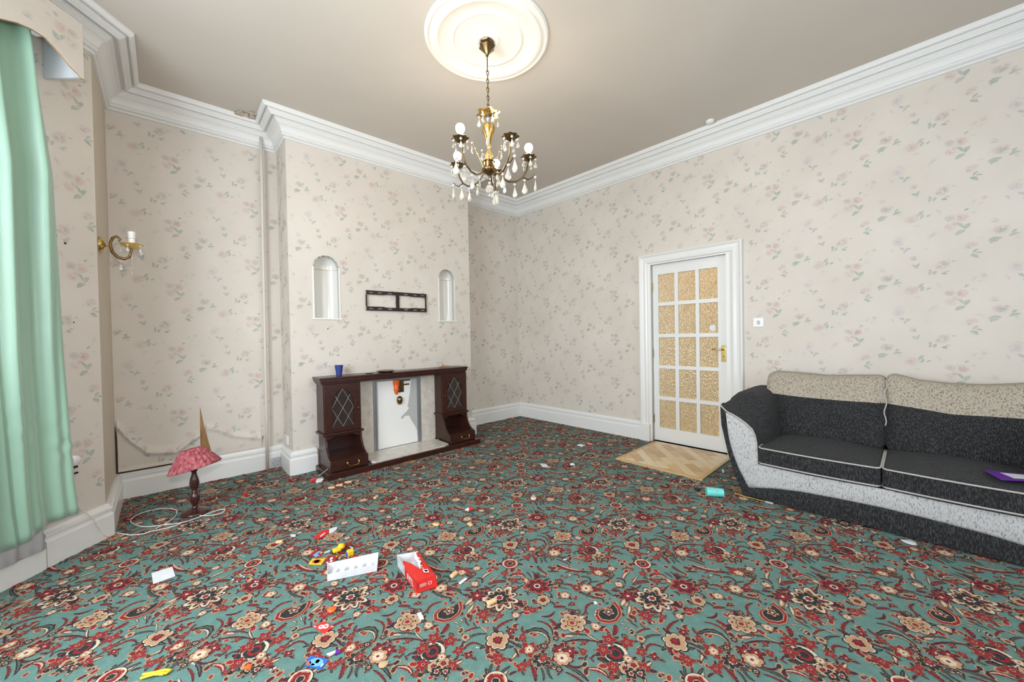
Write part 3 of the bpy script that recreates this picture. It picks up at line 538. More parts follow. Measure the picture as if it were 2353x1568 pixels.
mb = MB(); mb.prism([(.218, .65), (.212, .212), (.292, .212), (.262, .36), (.238, .5)], lambda x, o, z: Vector((x, DA-o, z)), .0007, .0022); mb.build('bare_plaster', 'brown_plaster', wa)
mb = MB(); mb.prism([(XL+.001, .56), (XL+.001, .21), (XL+.010, .21), (XL+.013, .36), (XL+.009, .48)], lambda x, o, z: Vector((x, DA-o, z)), .001, .024); mb.build('gap_and_shadow', 'dark_gap_shadow', wa)  # dark strip filling the gap at the loose paper's left edge
mb = MB(); mb.prism([(XL+.01, .203), (.03, .202), (.03, .205), (-.1, .209), (XL+.01, .214)], lambda x, o, z: Vector((x, DA-o, z)), .001, .030); mb.build('gap_and_shadow', 'dark_gap_shadow', wa)  # shadow under the lifted paper edge, painted as a thin dark strip
# chips and nail holes in the paper
def chip(px, py, n, c, r, par, k):
    q = hit(px, py, n, c); X = Vector((n[1], -n[0], 0)).normalized(); N_ = Vector(n).normalized(); rg = random.Random(k)
    mb = MB(); pr = [(r*rg.uniform(.5, 1.2)*math.cos(t*PI/3), r*rg.uniform(.5, 1.2)*math.sin(t*PI/3)) for t in range(6)]
    mb.prism(pr, lambda u, d, v: q+X*u+Vector((0, 0, v))-N_*d, .0, .003); mb.build('wall_chip', 'grey_stain' if r > .009 else 'blackp', par)
for k, (px, py, n, c, r, par) in enumerate([(452, 561, (0, 1, 0), DA, .016, wa), (904, 471, (0, 1, 0), DC, .014, wch), (845, 641, (0, 1, 0), DC, .006, wch), (928, 649, (0, 1, 0), DC, .006, wch), (965, 652, (0, 1, 0), DC, .006, wch),
        (753, 756, (0, 1, 0), DC, .006, wch), (149, 559, tuple(CN), CN.dot(Vector((XL, YP, 0))), .007, wc), (169, 741, tuple(CN), CN.dot(Vector((XL, YP, 0))), .006, wc)]):
    if par is wc: n = tuple(-x for x in n); c = -c
    chip(px, py, n, c, r, par, k)
# ---------------------------------------------------------------- cornice, baseboards
def sweep(mb, path, prof, closed=False):
    n = len(path); vs = []; fs = []; pts = [Vector(p) for p in path]
    def nrm(a, b): d = (b-a).normalized(); return Vector((d.y, -d.x))
    for i in range(n):
        a = pts[i-1] if (i or closed) else None; b = pts[(i+1) % n] if (i < n-1 or closed) else None
        n1 = nrm(a, pts[i]) if a is not None else nrm(pts[i], b); n2 = nrm(pts[i], b) if b is not None else n1
        m = (n1+n2)/(1+n1.dot(n2))
        for o, z in prof: vs.append((pts[i].x+m.x*o, pts[i].y+m.y*o, z))
    k = len(prof)
    for i in range(n if closed else n-1):
        for j in range(k-1): a = i*k+j; b = ((i+1) % n)*k+j; fs.append((a, a+1, b+1, b))
    if not closed: fs.append(tuple(range(k))[::-1]); fs.append(tuple((n-1)*k+j for j in range(k)))
    mb.add(vs, fs)
CP = [(0, -.184), (.013, -.184), (.020, -.179), (.021, -.172), (.016, -.165), (.013, -.162), (.026, -.160), (.034, -.154), (.035, -.146), (.029, -.139), (.036, -.136), (.040, -.121), (.048, -.106), (.061, -.093), (.078, -.085),
      (.078, -.077), (.085, -.077), (.086, -.070), (.092, -.070), (.093, -.063), (.099, -.063), (.100, -.044), (.122, -.044), (.122, -.060), (.132, -.060), (.136, -.052), (.142, -.052), (.145, -.045), (.151, -.045), (.154, -.038),
      (.158, -.038), (.160, -.020), (.172, -.020), (.172, -.033), (.183, -.033), (.190, -.028), (.194, -.018), (.1987, -.012), (.1987, .004), (0, .004)]
mb = MB(); sweep(mb, RM, [(o, H+z) for o, z in CP], closed=True); cor = struct(mb.build('trim_1', 'white_plaster'))
# crumbled plaster where the cornice meets the chimney breast
mb = MB(); rg = random.Random(3)
for k in range(15):
    q = hit(rg.uniform(543, 590), rg.uniform(254, 272), (0, 0, 1), H-.008); r = rg.uniform(.008, .022)
    mb.rbox((q.x-r, q.y-r*.8, H-.02), (q.x+r, q.y+r*.8, H-.001), .006, n=1, fn=lambda u, p: [p[0]+rg.uniform(-.005, .005), p[1]+rg.uniform(-.005, .005), p[2]])
mb.build('crumbled_plaster', 'bare_lining', cor)
BP = [(0, 0), (TB, 0), (TB, .135), (TB-.003, .140), (TB-.010, .146), (TB-.010, .160), (TB-.004, .166), (TB-.004, .180), (TB-.016, .186), (TB-.020, .196), (.012, HB), (0, HB)]
def skirt(name, path): mb = MB(); sweep(mb, path, BP); return struct(mb.build(name, 'white_gloss'))
dvec = Vector((DV.x, DV.y)); C0 = Vector(CORNER)
def onr(s): return tuple(C0+dvec*s)
skirt('baseboard_left', [(XL+CDX*.335, YP+CDY*.335), P, (XL, DA), (XCL, DA), (XCL, DC), (1.03, DC)])
skirt('baseboard_chimney', [(2.62, DC), (XCR, DC), (XCR, DA), CORNER, onr(1.965)])
skirt('baseboard_right', [onr(3.02), E1, (XL, -1.6), (XL, BSY)])
# plain plinth board and net curtain under the bay window
def plinth(name, s0, s1, zt):
    mb = MB(); mb.box((s0, 0, 0), (s1, .045, zt), T=lambda s, o, z: CW(s, o, z)); return struct(mb.build(name, 'white_gloss'))
plinth('baseboard_bay', .345, 1.2, .112)
struct(MB().box((Q[0]-.001, .5, 0), (Q[0]+.04, Q[1], .2)).build('baseboard_bay_front', 'white_gloss'))
# windows of the bay and rear wall (behind and beside the camera)
def window(name, p0, p1, s0, s1):
    p0 = Vector((*p0, 0)); p1 = Vector((*p1, 0)); d = (p1-p0).normalized(); n = Vector((d.y, -d.x, 0)); T = lambda s, o, z: p0+d*s+n*o+Vector((0, 0, z))
    mb = MB(); a, b = s0, s1
    for x0, x1, z0, z1 in ((a, a+.05, .55, 2.75), (b-.05, b, .55, 2.75), (a+.05, b-.05, .55, .62), (a+.05, b-.05, 2.69, 2.75), (a+.05, b-.05, 1.63, 1.69)): mb.box((x0, -.10, z0), (x1, -.04, z1), T)
    if b-a > 1.2: m = (a+b)/2; mb.box((m-.03, -.10, .62), (m+.03, -.04, 1.63), T); mb.box((m-.03, -.10, 1.69), (m+.03, -.04, 2.69), T)
    mb.box((a-.03, -.03, .52), (b+.03, .06, .55), T)
    f = struct(mb.build(name, 'white_gloss'))
    return f
window('window_1', BR, Q, .2, Q[1]-.5-.2); window('window_2', Q, P, .15, .85); window('window_3', (XL, BSY), BR, .3, .95); window('window_4', E1, (XL, -1.6), 1.1, 3.4)
# ceiling rose
RC = (1.627, 1.99)
mb = MB(); pr = [(.405, .0), (.405, -.010), (.396, -.020), (.385, -.022), (.380, -.014), (.366, -.016), (.358, -.028), (.340, -.034), (.322, -.030), (.312, -.018), (.296, -.016), (.285, -.012), (.240, -.010), (.232, -.018), (.222, -.020), (.214, -.012), (.150, -.008), (.085, -.010), (.078, -.020), (.066, -.026), (.050, -.024), (.03, -.012), (0, -.010)]
mb.lathe((RC[0], RC[1], H), pr, 72)
tag(mb.build('ceiling_rose', 'rose_white', smooth=35), 'round white plaster ceiling rose with raised rings above the chandelier', 'ceiling rose')
# ---------------------------------------------------------------- door, hall behind, threshold
def door():
    T = RW
    # architrave and lining
    prof = [(.0, 0), (.0, .040), (.012, .046), (.030, .030), (.052, .026), (.075, .034), (.090, .030), (.100, .016), (.112, .014), (.112, 0)]
    mb = MB(); path = [(1.973, 0), (1.973, 2.076), (3.012, 2.076), (3.012, 0)]
    vs = []; k = len(prof); pts = [Vector(p) for p in path]; inn = [Vector((1, 0)), Vector((1, -1)), Vector((-1, -1)), Vector((-1, 0))]
    for p, m in zip(pts, inn):
        for a, o in prof: vs.append(T(p.x+m.x*a, o, p.y+m.y*a))
    mb.add(vs, [(i*k+j, i*k+j+1, (i+1)*k+j+1, (i+1)*k+j) for i in range(3) for j in range(k-1)])
    mb.box((2.085, -.10, 0), (2.100, .012, 1.99), T); mb.box((2.867, -.10, 0), (2.905, .012, 1.99), T); mb.box((2.085, -.10, 1.977), (2.905, .012, 1.99), T)
    mb.box((1.965, 0, 0), (2.083, .048, .19), T); mb.box((2.905, 0, 0), (3.022, .048, .19), T)
    struct(mb.build('trim_2', 'white_gloss'))
    # leaf
    root = thing('door_1', T(2.10, -.06, 0)); struct(root)
    cols = [(2.165, 2.346), (2.384, 2.563), (2.598, 2.777)]; rows = [(1.546, 1.854), (1.198, 1.508), (.852, 1.160), (.508, .816), (.160, .470)]
    a, b, z0, z1 = 2.103, 2.862, .012, 1.968; lo, hi = -.075, -.035
    mb = MB(); outer = rect(a, b, z0, z1); holes = [rect(c0, c1, r0, r1) for c0, c1 in cols for r0, r1 in rows]
    loops = [outer]+holes; flat = [q for l in loops for q in l]; tri = tessellate_polygon([[Vector((u, v, 0)) for u, v in l] for l in loops])
    for o in (lo, hi): mb.add([T(u, o, v) for u, v in flat], [tuple(t) for t in tri])
    for l in loops: mb.add([T(u, lo, v) for u, v in l]+[T(u, hi, v) for u, v in l], [(i, (i+1) % 4, (i+1) % 4+4, i+4) for i in range(4)])
    mb.build('door_leaf', 'white_gloss', root)
    for c0, c1 in cols:
        for r0, r1 in rows: MB().box((c0-.004, -.060, r0-.004), (c1+.004, -.054, r1+.004), T).build('glass_pane', 'amber_glass', root)
    mb = MB(); mb.rbox((2.806, -.035, .915), (2.848, -.029, 1.075), .003, T, n=1)
    pl = mb.build('lock_plate', 'brass', root)
    MB().tube([T(2.828, -.03, 1.035), T(2.828, .008, 1.035), T(2.822, .014, 1.035), T(2.76, .016, 1.038), T(2.735, .012, 1.036)], [.009, .008, .007, .006, .007], 8).build('lever_handle', 'brass', pl, smooth=50)
    MB().tube([T(2.828, -.030, .965), T(2.828, -.027, .965)], .006, 8).build('keyhole', 'blackp', pl)
    for z in (.25, .98, 1.72): MB().tube([T(2.101, -.030, z-.045), T(2.101, -.030, z+.045)], .007, 8).build('hinge', 'old_brass', root)
    MB().prism([(2.722+.03*math.cos(t*PI/6), 1.25+.034*math.sin(t*PI/6)) for t in range(12)], T, -.0535, -.052).build('glass_sticker', 'cardwhite', root)
    MB().box((2.862, -.045, .88), (2.870, -.030, 1.10), T).build('strike_plate', 'old_brass', root)
    # hallway beyond
    mb = MB(); mb.box((1.2, -1.5, 0), (1.25, -.11, 2.6), T); mb.box((3.9, -1.5, 0), (3.95, -.11, 2.6), T); mb.box((1.2, -1.55, 0), (3.95, -1.5, 2.6), T); mb.box((1.2, -1.55, 2.6), (3.95, -.11, 2.65), T)
    struct(mb.build('wall_hall', 'hall_wall'))
    struct(MB().box((1.2, -1.55, -.05), (3.95, -.05, 0.0), T).build('floor_hall', 'oak'))
    light('hall_lamp', 'POINT', T(2.5, -.8, 2.2), 26, (1, .80, .55), .12)
door()
# parquet square inside the door, where the carpet is cut away
c4 = [Vector((4.035, 2.098)), Vector((3.190, 2.072)), Vector((3.215, 1.281)), Vector((4.06, 1.31))]
root = thing('parquet_board', (3.62, 1.69, 0), 'square of pale herringbone parquet flooring edged with oak strips by the glazed door', 'parquet')
def BL(u, v): a = c4[1].lerp(c4[0], u); b = c4[2].lerp(c4[3], u); return a.lerp(b, v)
def strip(mb, q, z0, z1): mb.add([(p.x, p.y, z0) for p in q]+[(p.x, p.y, z1) for p in q], [(0, 1, 2, 3), (7, 6, 5, 4), (0, 1, 5, 4), (1, 2, 6, 5), (2, 3, 7, 6), (3, 0, 4, 7)])
mb = MB(); strip(mb, [BL(0, 0), BL(0, 1), BL(.035, 1), BL(.035, 0)], 0, .014); strip(mb, [BL(.035, 0), BL(.98, 0), BL(.98, .035), BL(.035, .035)], 0, .014); strip(mb, [BL(.035, .965), BL(.98, .965), BL(.98, 1), BL(.035, 1)], 0, .014)
mb.build('oak_edging', 'oak', root)
mb = MB(); strip(mb, [BL(.03, .03), BL(.98, .03), BL(.98, .97), BL(.03, .97)], 0, .0092)
mb.build('subfloor', 'oak', root)
mb = MB()
def clip_poly(poly, lo, hi, ax):
    for lim, sg in ((lo, 1), (hi, -1)):
        out = []
        for i in range(len(poly)):
            a, b = poly[i], poly[(i+1) % len(poly)]; ia = sg*(a[ax]-lim) >= 0; ib = sg*(b[ax]-lim) >= 0
            if ia: out.append(a)
            if ia != ib: t = (lim-a[ax])/(b[ax]-a[ax]); out.append((a[0]+(b[0]-a[0])*t, a[1]+(b[1]-a[1])*t))
        poly = out
        if not poly: return []
    return poly
# herringbone blocks: a long diagonal course grid of planks, clipped to the square
for k in range(-14, 24):
    for j in range(-2, 10):
        u0, v0 = k*.10, j*.25+(.125 if k % 2 else 0)
        r = [(.5+(a-b)*.7071, .5+(a+b)*.7071) for a, b in ((u0-.6+.0015, v0-1.0+.0015), (u0-.5-.0015, v0-1.0+.0015), (u0-.5-.0015, v0-.75-.0015), (u0-.6+.0015, v0-.75-.0015))]
        r = clip_poly(clip_poly(r, .037, .98, 0), .037, .963, 1)
        if len(r) < 3: continue
        vs = [BL(a, b) for a, b in r]; n = len(vs)
        mb.add([(p.x, p.y, .009) for p in vs]+[(p.x, p.y, .0125) for p in vs], [tuple(range(n)), tuple(range(2*n-1, n-1, -1))]+[(i, (i+1) % n, (i+1) % n+n, i+n) for i in range(n)], mi=(k*5+j*7+k*j) % 3)
mb.m = [(i//6*7) % 3 if False else m_ for i, m_ in enumerate(mb.m)]; mb.build('parquet_blocks', ['parquet', 'parquet_pale', 'parquet_deep'], root)
# light switch
r = thing('light_switch', RW(3.135, .004, 1.29), 'white plastic light switch on the papered wall right of the glazed door', 'light switch')
MB().rbox((3.092, 0, 1.247), (3.178, .010, 1.333), .004, RW, n=1).build('switch_plate', 'white_plastic', r)
MB().rbox((3.125, .008, 1.272), (3.147, .016, 1.306), .003, RW, n=1).build('rocker', 'grey_plastic', r)
for x in (3.101, 3.169): MB().tube([RW(x, .008, 1.29), RW(x, .0115, 1.29)], .004, 8).build('screw', 'brass', r)
# ---------------------------------------------------------------- sofa
SM = 3.99
def sofa():
    root = thing('sofa', RW(SM, .5, 0), 'dark grey and pale fleck fabric two-seater sofa with curved arms along the right wall', 'sofa')
    B_s = [3.25, 3.288, 3.45, 3.596, 3.80, SM]; B_z = [.055, .071, .108, .128, .140, .145]
    def bandz(s): s = s if s < SM else 2*SM-s; return interp(B_s, B_z, s)
    out_z = [.0, .124, .293, .502, .60, .655]; out_s = [3.252, 3.205, 3.153, 3.109, 3.1035, 3.104]
    in_s = [3.104, 3.125, 3.15, 3.19, 3.23, 3.275, 3.314, 3.332, 3.341, 3.346, 3.348]; in_z = [.655, .628, .607, .590, .569, .538, .502, .46, .411, .33, .255]
    mid_s = [3.100, 3.115, 3.15, 3.20, 3.255, 3.31, 3.352, 3.375, 3.388, 3.392, 3.380]; mid_z = [.630, .690, .722, .738, .738, .715, .66, .58, .49, .40, .26]
    pan_s = [3.143, 3.148, 3.163, 3.190, 3.226, 3.288]; pan_z = [.598, .50, .394, .29, .194, .071]
    for side in (0, 1):
        M = (lambda s: 2*SM-s) if side else (lambda s: s)
        # arm shell: outer side and padded top swept from front to back
        mb = MB(); secs = []
        for j in range(15):
            o = .935-j*.785/14; t = sm(j/5.0)
            sec = [(s_, z_) for s_, z_ in zip(out_s[:-1], out_z[:-1])]
            puff = .012*math.sin(PI*min(1, j/3))
            sec += [(lerp(a, c, t), lerp(b, d, t)+puff*(1-t)) for a, b, c, d in zip(in_s, in_z, mid_s, mid_z)]
            sec += [(lerp(3.348, 3.37, t), .12), (3.33, .02)]
            if j == 14: sec = [(s_, z_*.985) for s_, z_ in sec]
            secs.append([RW(M(s_), o, max(.012, z_)) for s_, z_ in sec])
        n = len(secs[0]); mb.add([v for q in secs for v in q], [((i*n+j), (i*n+(j+1) % n), ((i+1)*n+(j+1) % n), ((i+1)*n+j)) for i in range(14) for j in range(n)])
        fl2 = [(s_, z_) for s_, z_ in zip(out_s[:-1], out_z[:-1])]+list(zip(in_s, in_z))+[(3.348, .12), (3.33, .02)]
        t3 = tessellate_polygon([[Vector((a, b, 0)) for a, b in fl2]]); mb.add(secs[0], [tuple(t) for t in t3]); mb.add(secs[-1], [tuple(t) for t in t3])
        arm = mb.build('armrest', 'dark_fabric', root, smooth=50, recalc=True)
        MB().tube([RW(M(a), .938, b) for a, b in zip(in_s, in_z)], .0055, 6).build('piping', 'piping', arm, smooth=180)
    # base box and back frame
    MB().rbox((3.30, .10, .012), (2*SM-3.30, .925, .262), .02, RW, n=3).build('seat_frame', 'dark_fabric', root, smooth=50)
    MB().rbox((3.235, .035, .012), (2*SM-3.235, .20, .80), .05, RW, n=4).build('back_frame', 'dark_fabric', root, smooth=50)
    # dark kick band along the front
    N = 60; S0, S1 = 3.252, 2*SM-3.252
    def bow(s): return .030*(1-((s-SM)/.75)**2)
    mb = MB()
    def K(u, v): s = lerp(S0, S1, u); z = lerp(.012, bandz(s), v); return RW(s, .938+bow(s)*.4+.004*math.sin(PI*v), z)
    mb.grid(K, N, 6); mb.grid(lambda u, v: K(u, v)-NV*.03, N, 2, flip=True)
    mb.build('kick_panel', 'dark_fabric', root, smooth=60)
    # pale front panel that runs up both arm fronts
    mb = MB(); ss = [lerp(3.143, 3.352, i/26)for i in range(27)]+[lerp(3.36, SM, (i+1)/24) for i in range(24)]; ss = ss+[2*SM-x for x in reversed(ss[:-1])]
    def tb(s):
        s = s if s <= SM else 2*SM-s
        top = interp(in_s[2:], [z-.008 for z in in_z[2:]], s) if s < 3.348 else .258
        bot = -interp([-x for x in pan_s], [0]*6, 0)+interp(pan_s, pan_z, s) if s < 3.288 else bandz(s)
        return top, min(bot, top-.002)
    NV_ = 10
    vs = []
    for s in ss:
        t_, b_ = tb(s)
        for j in range(NV_+1): v = j/NV_; vs.append(RW(s, .936+bow(s)*.4*(1 if 3.3 < s < 2*SM-3.3 else 0)+.007*math.sin(PI*v), lerp(b_, t_, v)))
    mb.add(vs, [(i*(NV_+1)+j, (i+1)*(NV_+1)+j, (i+1)*(NV_+1)+j+1, i*(NV_+1)+j+1) for i in range(len(ss)-1) for j in range(NV_)])
    fp = mb.build('front_panel', 'daylit_fabric', root, smooth=60, solid=.008); tag(fp, 'pale flecked fabric front panel')
    # seat cushions with piping
    for a, b in ((3.353, 3.986), (3.992, 2*SM-3.353)):
        T = RW; left = a < 3.5
        def fn(u, p):
            q = list(p)
            if u[2] > .5: q[2] += .022*(1-u[0]**2)*(1-u[1]**2)
            q[1] += .018*(1-u[0]**2)*max(0, u[1])
            return q
        sc = MB().rbox((a, .30, .255), (b, .955, .385), .022, T, n=8, bulge=(.004, .0, .012), fn=fn).build('seat_cushion', 'dark_fabric', root, smooth=60)
        for z in (.272, .380):
            pts = []
            for k in range(25):
                s = lerp(a+.020, b-.020, k/24); u = (s-(a+b)/2)/((b-a)/2); pts.append(T(s, .955+.018*(1-u*u)+.0005, z))
            L0 = [T(a+.001, lerp(.45, .925, k/6), z) for k in range(7)]+[T(a+.006, .943, z)]; R0 = [T(b-.006, .943, z)]+[T(b-.001, lerp(.925, .45, k/6), z) for k in range(7)]
            MB().tube(L0+pts+R0, .0052, 6).build('piping', 'piping', sc, smooth=180)
    # back cushions: dark lower part, pale top band, slouched
    for a, b, tops in ((3.268, 3.990, ([3.27, 3.40, 3.65, 3.85, 3.95, 3.99], [.868, .868, .853, .866, .874, .880])), (3.984, 2*SM-3.268, ([3.99, 4.03, 4.15, 4.30, 4.42, 4.6, 4.7], [.892, .886, .850, .838, .838, .862, .868]))):
        seam = ([3.268, 3.6, 3.98, 4.03, 4.29, 4.6, 4.72], [.700, .688, .690, .690, .660, .672, .695])
        def fn(u, p):
            s, o, z = p; v = (z-.375)/.485; zt = interp(tops[0], tops[1], s); V0 = .6137; sz = interp(seam[0], seam[1], s); z2 = lerp(.375, sz, v/V0) if v < V0 else lerp(sz, zt, (v-V0)/(1-V0))
            narrow = 1-.30*sm((v-.45)/.55)
            o2 = .30+(o-.30)*narrow+lerp(.085, -.080, v)+.012*math.sin(s*23+v*5)*(1-abs(u[1])*.5)
            s2 = s
            if a < 3.5: s2 = max(s, lerp(3.375, 3.268, sm((v-.25)/.5)))
            else: s2 = min(s, lerp(2*SM-3.375, 2*SM-3.268, sm((v-.25)/.5)))
            if s2 < SM and a < 3.5 or a >= 3.5: s2 = s2
            return [s2, o2, z2]
        args = dict(n=16, bulge=(.006, .022, .0), fn=fn)
        lo = MB().rbox((a, .185, .375), (b, .415, .860), .055, RW, sel=lambda w: w < .2272, **args).build('back_cushion', 'dark_fabric', root, smooth=80)
        up_ = MB().rbox((a, .185, .375), (b, .415, .860), .055, RW, sel=lambda w: w > .2272, **args)
        tag(up_.build('cushion_top_band', 'beige_fabric', lo, smooth=80), 'pale flecked top band')
        e_ = a+.004 if a > 3.9 else b-.004
    MB().tube([RW(3.987+.006*math.sin(k*1.3), lerp(.36, .47, k/12)-.05*(k < 3), lerp(.845, .55, k/12)) for k in range(13)], .004, 5).build('piping', 'piping', root, smooth=180)
    return root
sofa()
# ---------------------------------------------------------------- fireplace surround
def fireplace():
    root = thing('fire_surround', (1.8, DC-.2, 0), 'low dark mahogany fireplace surround with two leaded glass cupboards and marble panels', 'fireplace surround')
    T = lambda x, o, z: Vector((x, DC-o, z)); t2 = .0015
    MB().rbox((1.008, .0425, 0), (2.625, .412, .052), .004, T, n=1).build('plinth', 'mahogany', root)
    mb = MB(); hp = [(1.400, .36), (1.43, .388), (2.17, .388), (2.235, .36), (2.235, .06), (1.400, .06)]
    mb.prism(hp, lambda u, d, v: T(u, v, d), .052, .066); mb.build('hearth_slab', 'marble', root)
    MB().rbox((1.014, .004, .818), (2.594, .225, .845), .005, T, n=1).rbox((1.024, .006, .800), (2.586, .212, .820), .004, T, n=1).rbox((1.006, .003, .842), (2.602, .232, .862), .007, T, n=1).build('mantel_shelf', 'mahogany', root)
    # marble slip and white board in the opening
    def veins(mb, x0, x1, sd):
        rg = random.Random(sd)
        for k in range(26):
            x = rg.uniform(x0+.012, x1-.012); z = rg.uniform(.10, .78); r = rg.uniform(.003, .009); a = rg.uniform(0, 3)
            mb.prism([(x+r*math.cos(t)*math.cos(a)-r*.5*math.sin(t)*math.sin(a), z+r*1.3*math.cos(t)*math.sin(a)+r*.5*math.sin(t)*math.cos(a)) for t in [q*PI/3 for q in range(6)]], T, .0648, .0656, mi=1)
    for x0, x1, sd in ((1.368, 1.545, 1), (2.085, 2.258, 2)):
        mb = MB().box((x0, .045, .066), (x1, .065, .80), T); veins(mb, x0, x1, sd); mb.build('marble_panel', ['marble', 'marble_chip'], root)
    mb = MB(); mb.box((1.545, .040, .066), (1.592, .058, .80), T); mb.box((2.040, .040, .066), (2.085, .058, .80), T); mb.box((1.592, .040, .762), (2.040, .058, .80), T); mb.box((1.578, .058, .066), (1.590, .066, .775), T); mb.box((2.046, .058, .066), (2.058, .066, .775), T)
    mb.build('metal_trim', 'grey_metal', root)
    bd = MB().box((1.59, .040, .068), (2.045, .050, .765), T).build('white_board', 'white_board', root)
    rag = [(2.042, .765), (1.975, .762), (1.955, .60), (1.935, .50), (1.925, .47), (1.945, .45), (1.92, .42), (1.885, .395), (1.852, .365), (1.850, .345), (1.868, .345), (1.90, .372), (1.945, .365), (1.975, .30), (2.01, .245), (2.030, .20), (2.042, .10)]
    MB().prism(rag, T, .0502, .0512).build('torn_grey_lining', 'grey_stain', bd)
    mb = MB(); mb.lathe(T(1.800, .058, .61), [(0, 0), (.012, .004), (.022, .03), (.022, .045), (.030, .05), (.030, .060), (.024, .066), (.034, .12), (.036, .155), (0, .156)], 16)
    cb = mb.build('turned_shape', 'orange', bd, smooth=60)  # solid stand-in for the orange turned shape that shows in the board
    MB().box((1.815, .050, .63), (1.885, .056, .76), T).box((1.87, .050, .70), (1.95, .055, .715), T).box((1.87, .050, .745), (1.965, .055, .76), T).build('shape_bar', 'old_brass', cb)
    mb = MB(); mb.lathe(T(1.800+.035, .056, .545), [(0, -.045), (.022, -.035), (.032, 0), (.028, .03), (.012, .045), (0, .046)], 14); mb.build('shape_drop', 'old_brass', cb, smooth=60)
    for x0 in (1.040, 2.254):
        w = .328; x1 = x0+w; xs = .018
        cab = MB().box((x0, .006, .355), (x0+xs, .205, .800), T).box((x1-xs, .006, .355), (x1, .205, .800), T).box((x0+xs, .010, .355), (x1-xs, .018, .800), T).box((x0+xs, .02, .785), (x1-xs, .200, .800), T)
        # scrolled sides below
        for a, b in ((x0, x0+xs), (x1-xs, x1)):
            pr = [(.045, .052), (.366, .052), (.366, .150), (.335, .158), (.300, .175), (.268, .205), (.243, .245), (.228, .29), (.220, .355), (.045, .355)]
            cab.prism(pr, lambda u, d, v: T(d, u, v), a, b)
        cab.box((x0+xs, .045, .052), (x1-xs, .055, .355), T).box((x0+xs, .055, .150), (x1-xs, .366, .160), T)
        c = cab.build('cabinet', 'mahogany', root)
        mb = MB().rbox((x0-.018, .006, .338), (x1+.018, .236, .358), .006, T, n=1)
        ap = [(x0+xs, .340), (x1-xs, .340), (x1-xs, .300), (x1-.05, .302), (x1-.075, .322), (x0+.075, .322), (x0+.05, .302), (x0+xs, .300)]
        mb.prism(ap, T, .200, .215); mb.build('shelf_moulding', 'mahogany', c)
        # glazed door with leaded lights
        cx = (x0+x1)/2; r = .072; zs = .66
        hole = [(cx-.096, .405), (cx+.096, .405), (cx+.096, .665), (cx+.082, .665), (cx+.080, .675)]+[(cx+.074*math.cos(PI*k/12), .675+.074*math.sin(PI*k/12)) for k in range(1, 12)]+[(cx-.080, .675), (cx-.082, .665), (cx-.096, .665)]
        outer = rect(x0+.004, x1-.004, .362, .795); flat = outer+hole; tri = tessellate_polygon([[Vector((a, b, 0)) for a, b in l] for l in (outer, hole)])
        mb = MB()
        for o in (.206, .224): mb.add([T(a, o, b) for a, b in flat], [tuple(t) for t in tri])
        for l in (outer, hole): m = len(l); mb.add([T(a, .206, b) for a, b in l]+[T(a, .224, b) for a, b in l], [(i, (i+1) % m, (i+1) % m+m, i+m) for i in range(m)])
        d = mb.build('cupboard_door', 'mahogany', c)
        MB().box((cx-.10, .209, .40), (cx+.10, .212, .755), T).build('leaded_glass', 'smoked_glass', d)
        mb = MB(); zz = .405; dx = .096; dz = .172
        segs = [((cx, zz+2*dz), (cx-dx, zz+dz)), ((cx-dx, zz+dz), (cx, zz)), ((cx, zz+2*dz), (cx+dx, zz+dz)), ((cx+dx, zz+dz), (cx, zz)), ((cx-dx*.7, zz+1.66*dz), (cx+dx, zz+.0)), ((cx+dx*.7, zz+1.66*dz), (cx-dx, zz+.0))]
        for (a0, b0), (a1, b1) in segs: mb.tube([T(a0, .2135, b0), T(a1, .2135, b1)], .0022, 5)
        mb.build('lead_came', 'lead_came', d)
        kx = x1-.03 if x0 < 1.5 else x0+.022
        MB().lathe(T(kx, .224, .56), [(.004, 0), (.004, .006), (.009, .010), (.008, .015), (0, .017)], 10, axis=(0, -1, 0)).build('door_knob', 'old_brass', d, smooth=60)
        dr = MB().rbox((x0+.002, .366, .056), (x1-.002, .376, .148), .003, T, n=1).build('drawer', 'mahogany', c)
        mb = MB(); hx = cx+.025
        for e in (-.05, .05): mb.lathe(T(hx+e, .376, .108), [(.009, 0), (.009, .003), (.004, .005), (.004, .012), (0, .014)], 10, axis=(0, -1, 0))
        mb.tube([T(hx-.05, .386, .108), T(hx-.046, .392, .095), T(hx-.03, .394, .083), T(hx, .394, .086), T(hx+.03, .394, .083), T(hx+.046, .392, .095), T(hx+.05, .386, .108)], .0038, 6)
        mb.build('drawer_handle', 'brass', dr, smooth=60)
fireplace()
